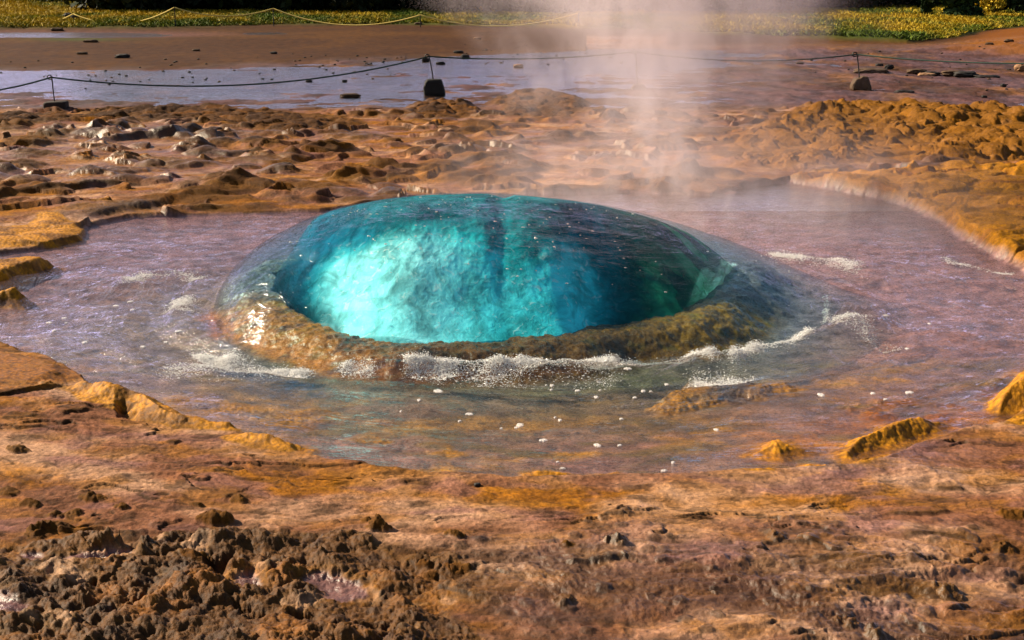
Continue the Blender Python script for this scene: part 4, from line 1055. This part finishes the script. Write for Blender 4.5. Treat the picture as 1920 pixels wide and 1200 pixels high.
# ---------------------------------------------------------------- far grass, bushes, wood
def cards(centres, size, nrm_up=.3, aspect=.6):
    n = len(centres); a = rng.normal(size=(n, 3)); a /= np.linalg.norm(a, axis=1)[:, None]
    b = rng.normal(size=(n, 3)); b -= a*(a*b).sum(1)[:, None]; b /= np.linalg.norm(b, axis=1)[:, None]
    s = size*rng.uniform(.6, 1.4, n)[:, None]
    c = centres
    V = np.stack([c-a*s, c+b*s*aspect, c+a*s, c-b*s*aspect], 1).reshape(-1, 3)
    return V, np.arange(n*4).reshape(n, 4)
M_leaf = plain('leaves', (0, 0, 0), .7, 3, .3, 0, .01, attr='tint', spec=.2)
M_bark = plain('bark', (.06, .045, .03), .9, 8, .5, .6, .02)
def grass():
    V = []; C_ = []
    n = 130000
    px_ = rng.uniform(-120, 2040, n); gy = np.interp(px_, [-400, 0, 300, 512, 800, 1010, 1200, 1400, 1620, 1700, 1790, 1860, 1920, 2300], [60, 58, 56, 50, 51, 54, 62, 70, 80, 84, 76, 62, 55, 50])
    py_ = gy-(rng.uniform(0, 1, n)**1.2)*(gy-np.interp(px_, [0, 180, 260, 450, 800, 1200, 1500, 1900], [8, 12, 24, 22, 24, 24, 18, 14]))
    W = np.array([P(a, b) for a, b in zip(px_, py_)])
    h, _, _ = terrain(W[:, 0], W[:, 1])
    H = rng.uniform(.04, .14, n)*(1+.6*fbm(W[:, 0]*.3, W[:, 1]*.15, 3, 5)); wd = rng.uniform(.010, .026, n)
    ax = rng.uniform(0, np.pi, n); lean = rng.normal(0, .10, (n, 2))
    b = np.stack([W[:, 0], W[:, 1], h-.02], 1); s = np.stack([np.cos(ax)*wd, np.sin(ax)*wd, 0*ax], 1)
    top = b+np.stack([lean[:, 0], lean[:, 1], H], 1); midl = b+np.stack([lean[:, 0]*.3, lean[:, 1]*.3, H*.6], 1)
    V = np.stack([b-s, b+s, midl+s*.8, top, midl-s*.8], 1).reshape(-1, 3)
    F = np.arange(n*5).reshape(n, 5)
    o = fast_mesh('grass', V, F, M_leaf, smooth_=False)
    g = smooth(.0, .5, fbm(W[:, 0]*.35, W[:, 1]*.12, 4, 4)+.25*smooth(15, 3, gy-py_)+.15*(px_ > 1500)+.1*rng.normal(size=n))
    c = C['grassy']+(C['grassg']-C['grassy'])*g[:, None]; c = c*rng.uniform(.55, 1.15, (n, 1))
    set_col(o, np.repeat(c, 5, 0)); tag(o, 'yellow green grass along the far bank', 'grass', kind='stuff')
grass()
def wood():
    cs = []; cc = []
    for i in range(190):
        px_ = rng.uniform(-150, 2070); d = P(960, np.interp(px_, [0, 180, 220, 260, 450, 520, 800, 1200, 1500, 1900], [-2, 2, 15, 17, 13, 17, 18, 18, 11, 7]), .35)[1]+rng.uniform(0, 1)**2*16
        x_ = (px_-960)/FPX*d*1.0; H = rng.uniform(2.3, 3.4); Rr = rng.uniform(1.0, 2.4)
        n = 700; u = rng.normal(size=(n, 3)); u /= np.linalg.norm(u, axis=1)[:, None]; rr = rng.uniform(.6, 1.05, n)[:, None]
        p = u*rr*np.array([Rr, Rr, H*.55]); p *= (1+.3*fbm(u[:, 0]*2+i, u[:, 2]*2, 2, i % 9))[:, None]
        p[:, 2] += H*.5+.15; p[:, 0] += x_; p[:, 1] += d
        cs.append(p); base = np.array((.010, .017, .004))*rng.uniform(.5, 1.5); cc.append(np.tile(base, (n, 1))*rng.uniform(.5, 1.6, (n, 1)))
    c = np.concatenate(cs); k = np.concatenate(cc); V, F = cards(c, .17)
    o = fast_mesh('woodland', V, F, M_leaf, smooth_=False); set_col(o, np.repeat(k, 4, 0)); tag(o, 'dark green wood along the top of the view', 'woodland', kind='stuff')
wood()
def bush(name, px, pyb, wpx, H, label, col, n=6500, cat='bush'):
    x_, y_ = P(px, pyb); e = empty(name, (x_, y_, gh(x_, y_)-.05)); tag(e, label, cat)
    rad = wpx/2*math.hypot(x_, y_)/FPX
    u = rng.normal(size=(n, 3)); u /= np.linalg.norm(u, axis=1)[:, None]; rr = rng.uniform(.35, 1.0, n)[:, None]
    cl = np.zeros((n, 3)); seeds = rng.normal(size=(22, 3))*.55; idx = rng.integers(0, 22, n)
    p = seeds[idx]+u*rr*.38; p = np.clip(p, -1.15, 1.15)*np.array([rad, rad, H*.5]); p[:, 2] += H*.46; p[:, 2] = np.abs(p[:, 2])+.02
    V, F = cards(p, .11 if wpx > 60 else .07); o = fast_mesh('foliage', V, F, M_leaf, smooth_=False, parent=e)
    set_col(o, np.repeat(np.array(col)*rng.uniform(.5, 1.6, (len(p), 1)), 4, 0))
    for j in range(4):
        a = rng.uniform(0, 6.28); V, F = tube([(0, 0, -.1), (.2*rad*math.cos(a), .2*rad*math.sin(a), H*.35), (.5*rad*math.cos(a), .5*rad*math.sin(a), H*.8)], [.035, .025, .01], 6)
        fast_mesh('stem', V, F, M_bark, parent=e)
bush('bush', 1802, 41, 92, 2.4, 'large dark green bush on the grass at the upper right', (.022, .045, .012))
bush('bush', 1905, 34, 66, 2.3, 'dark bush cut by the upper right corner', (.02, .036, .01))
bush('shrub', 1863, 34, 42, 1.0, 'yellow leaved shrub between the two dark bushes', (.42, .30, .02), 1500, 'shrub')
bush('bush', 655, 16, 40, 1.2, 'low dark bush at the wood edge left of the middle', (.03, .045, .012), 1500)
bush('bush', 212, 19, 22, .9, 'small dark bush in the far left grass', (.03, .045, .012), 900)

# ---------------------------------------------------------------- rising steam
def steam():
    me = bpy.data.meshes.new('steam')
    x0, x1, y0, y1, z0, z1 = -1.2, 4.6, 9.3, 16.0, .02, 4.2
    V = [(x, y, z) for z in (z0, z1) for y in (y0, y1) for x in (x0, x1)]
    F = [(0, 2, 3, 1), (4, 5, 7, 6), (0, 1, 5, 4), (2, 6, 7, 3), (0, 4, 6, 2), (1, 3, 7, 5)]
    me.from_pydata(V, [], F)
    m, n, l, p, out = newmat('steam_vapour'); n.remove(p)
    g = n.new('ShaderNodeNewGeometry').outputs['Position']
    sx_ = n.new('ShaderNodeSeparateXYZ'); l.new(g, sx_.inputs[0]); X, Y, Z = sx_.outputs
    wn = noise(n, l, g, .9, 3, .55, .5); wob = math_(n, l, 'MULTIPLY_ADD', wn, 3.4, -1.7)
    Rz = math_(n, l, 'MULTIPLY_ADD', Z, .46, .42)
    cx_ = math_(n, l, 'MULTIPLY_ADD', Z, -.05, 1.38)
    dx = math_(n, l, 'ADD', math_(n, l, 'SUBTRACT', X, cx_), wob); dx = math_(n, l, 'DIVIDE', dx, Rz)
    dy = math_(n, l, 'DIVIDE', math_(n, l, 'SUBTRACT', Y, 12.6), math_(n, l, 'MULTIPLY', Rz, 1.5))
    rr = math_(n, l, 'SQRT', math_(n, l, 'ADD', math_(n, l, 'MULTIPLY', dx, dx), math_(n, l, 'MULTIPLY', dy, dy)))
    colm = maprange(n, l, rr, 0.0, 1.6, 1, 0)
    mp = N(n, 'ShaderNodeMapping'); l.new(g, mp.inputs['Vector']); mp.inputs['Scale'].default_value = (1, 1, .65)
    nz = noise(n, l, mp.outputs[0], 2.0, 5, .6, 1.4); nz = maprange(n, l, nz, .38, .64, .03, 1)
    d1 = math_(n, l, 'MULTIPLY', colm, nz); d1 = math_(n, l, 'MULTIPLY', d1, 1.15)
    # low vapour creeping over the back of the pool
    lz = maprange(n, l, Z, .0, .75, 1, 0); lx = maprange(n, l, X, -1.2, .6, 0, 1); lx2 = maprange(n, l, X, 2.6, 4.5, 1, 0)
    ly = maprange(n, l, Y, 9.3, 10.2, 0, 1); ly2 = maprange(n, l, Y, 13, 16, 1, 0)
    d2 = lz
    for q in (lx, lx2, ly, ly2, nz): d2 = math_(n, l, 'MULTIPLY', d2, q)
    d2 = math_(n, l, 'MULTIPLY', d2, .38)
    dens = math_(n, l, 'ADD', d1, d2)
    v = N(n, 'ShaderNodeVolumePrincipled', Color=(.88, .77, .81, 1), Anisotropy=.25); l.new(math_(n, l, 'MULTIPLY', dens, .95), v.inputs['Density'])
    l.new(v.outputs[0], out.inputs['Volume'])
    me.materials.append(m); o = bpy.data.objects.new('steam', me); COL.objects.link(o)
    tag(o, 'pinkish steam rising behind the water bubble', 'steam', kind='stuff')
steam()
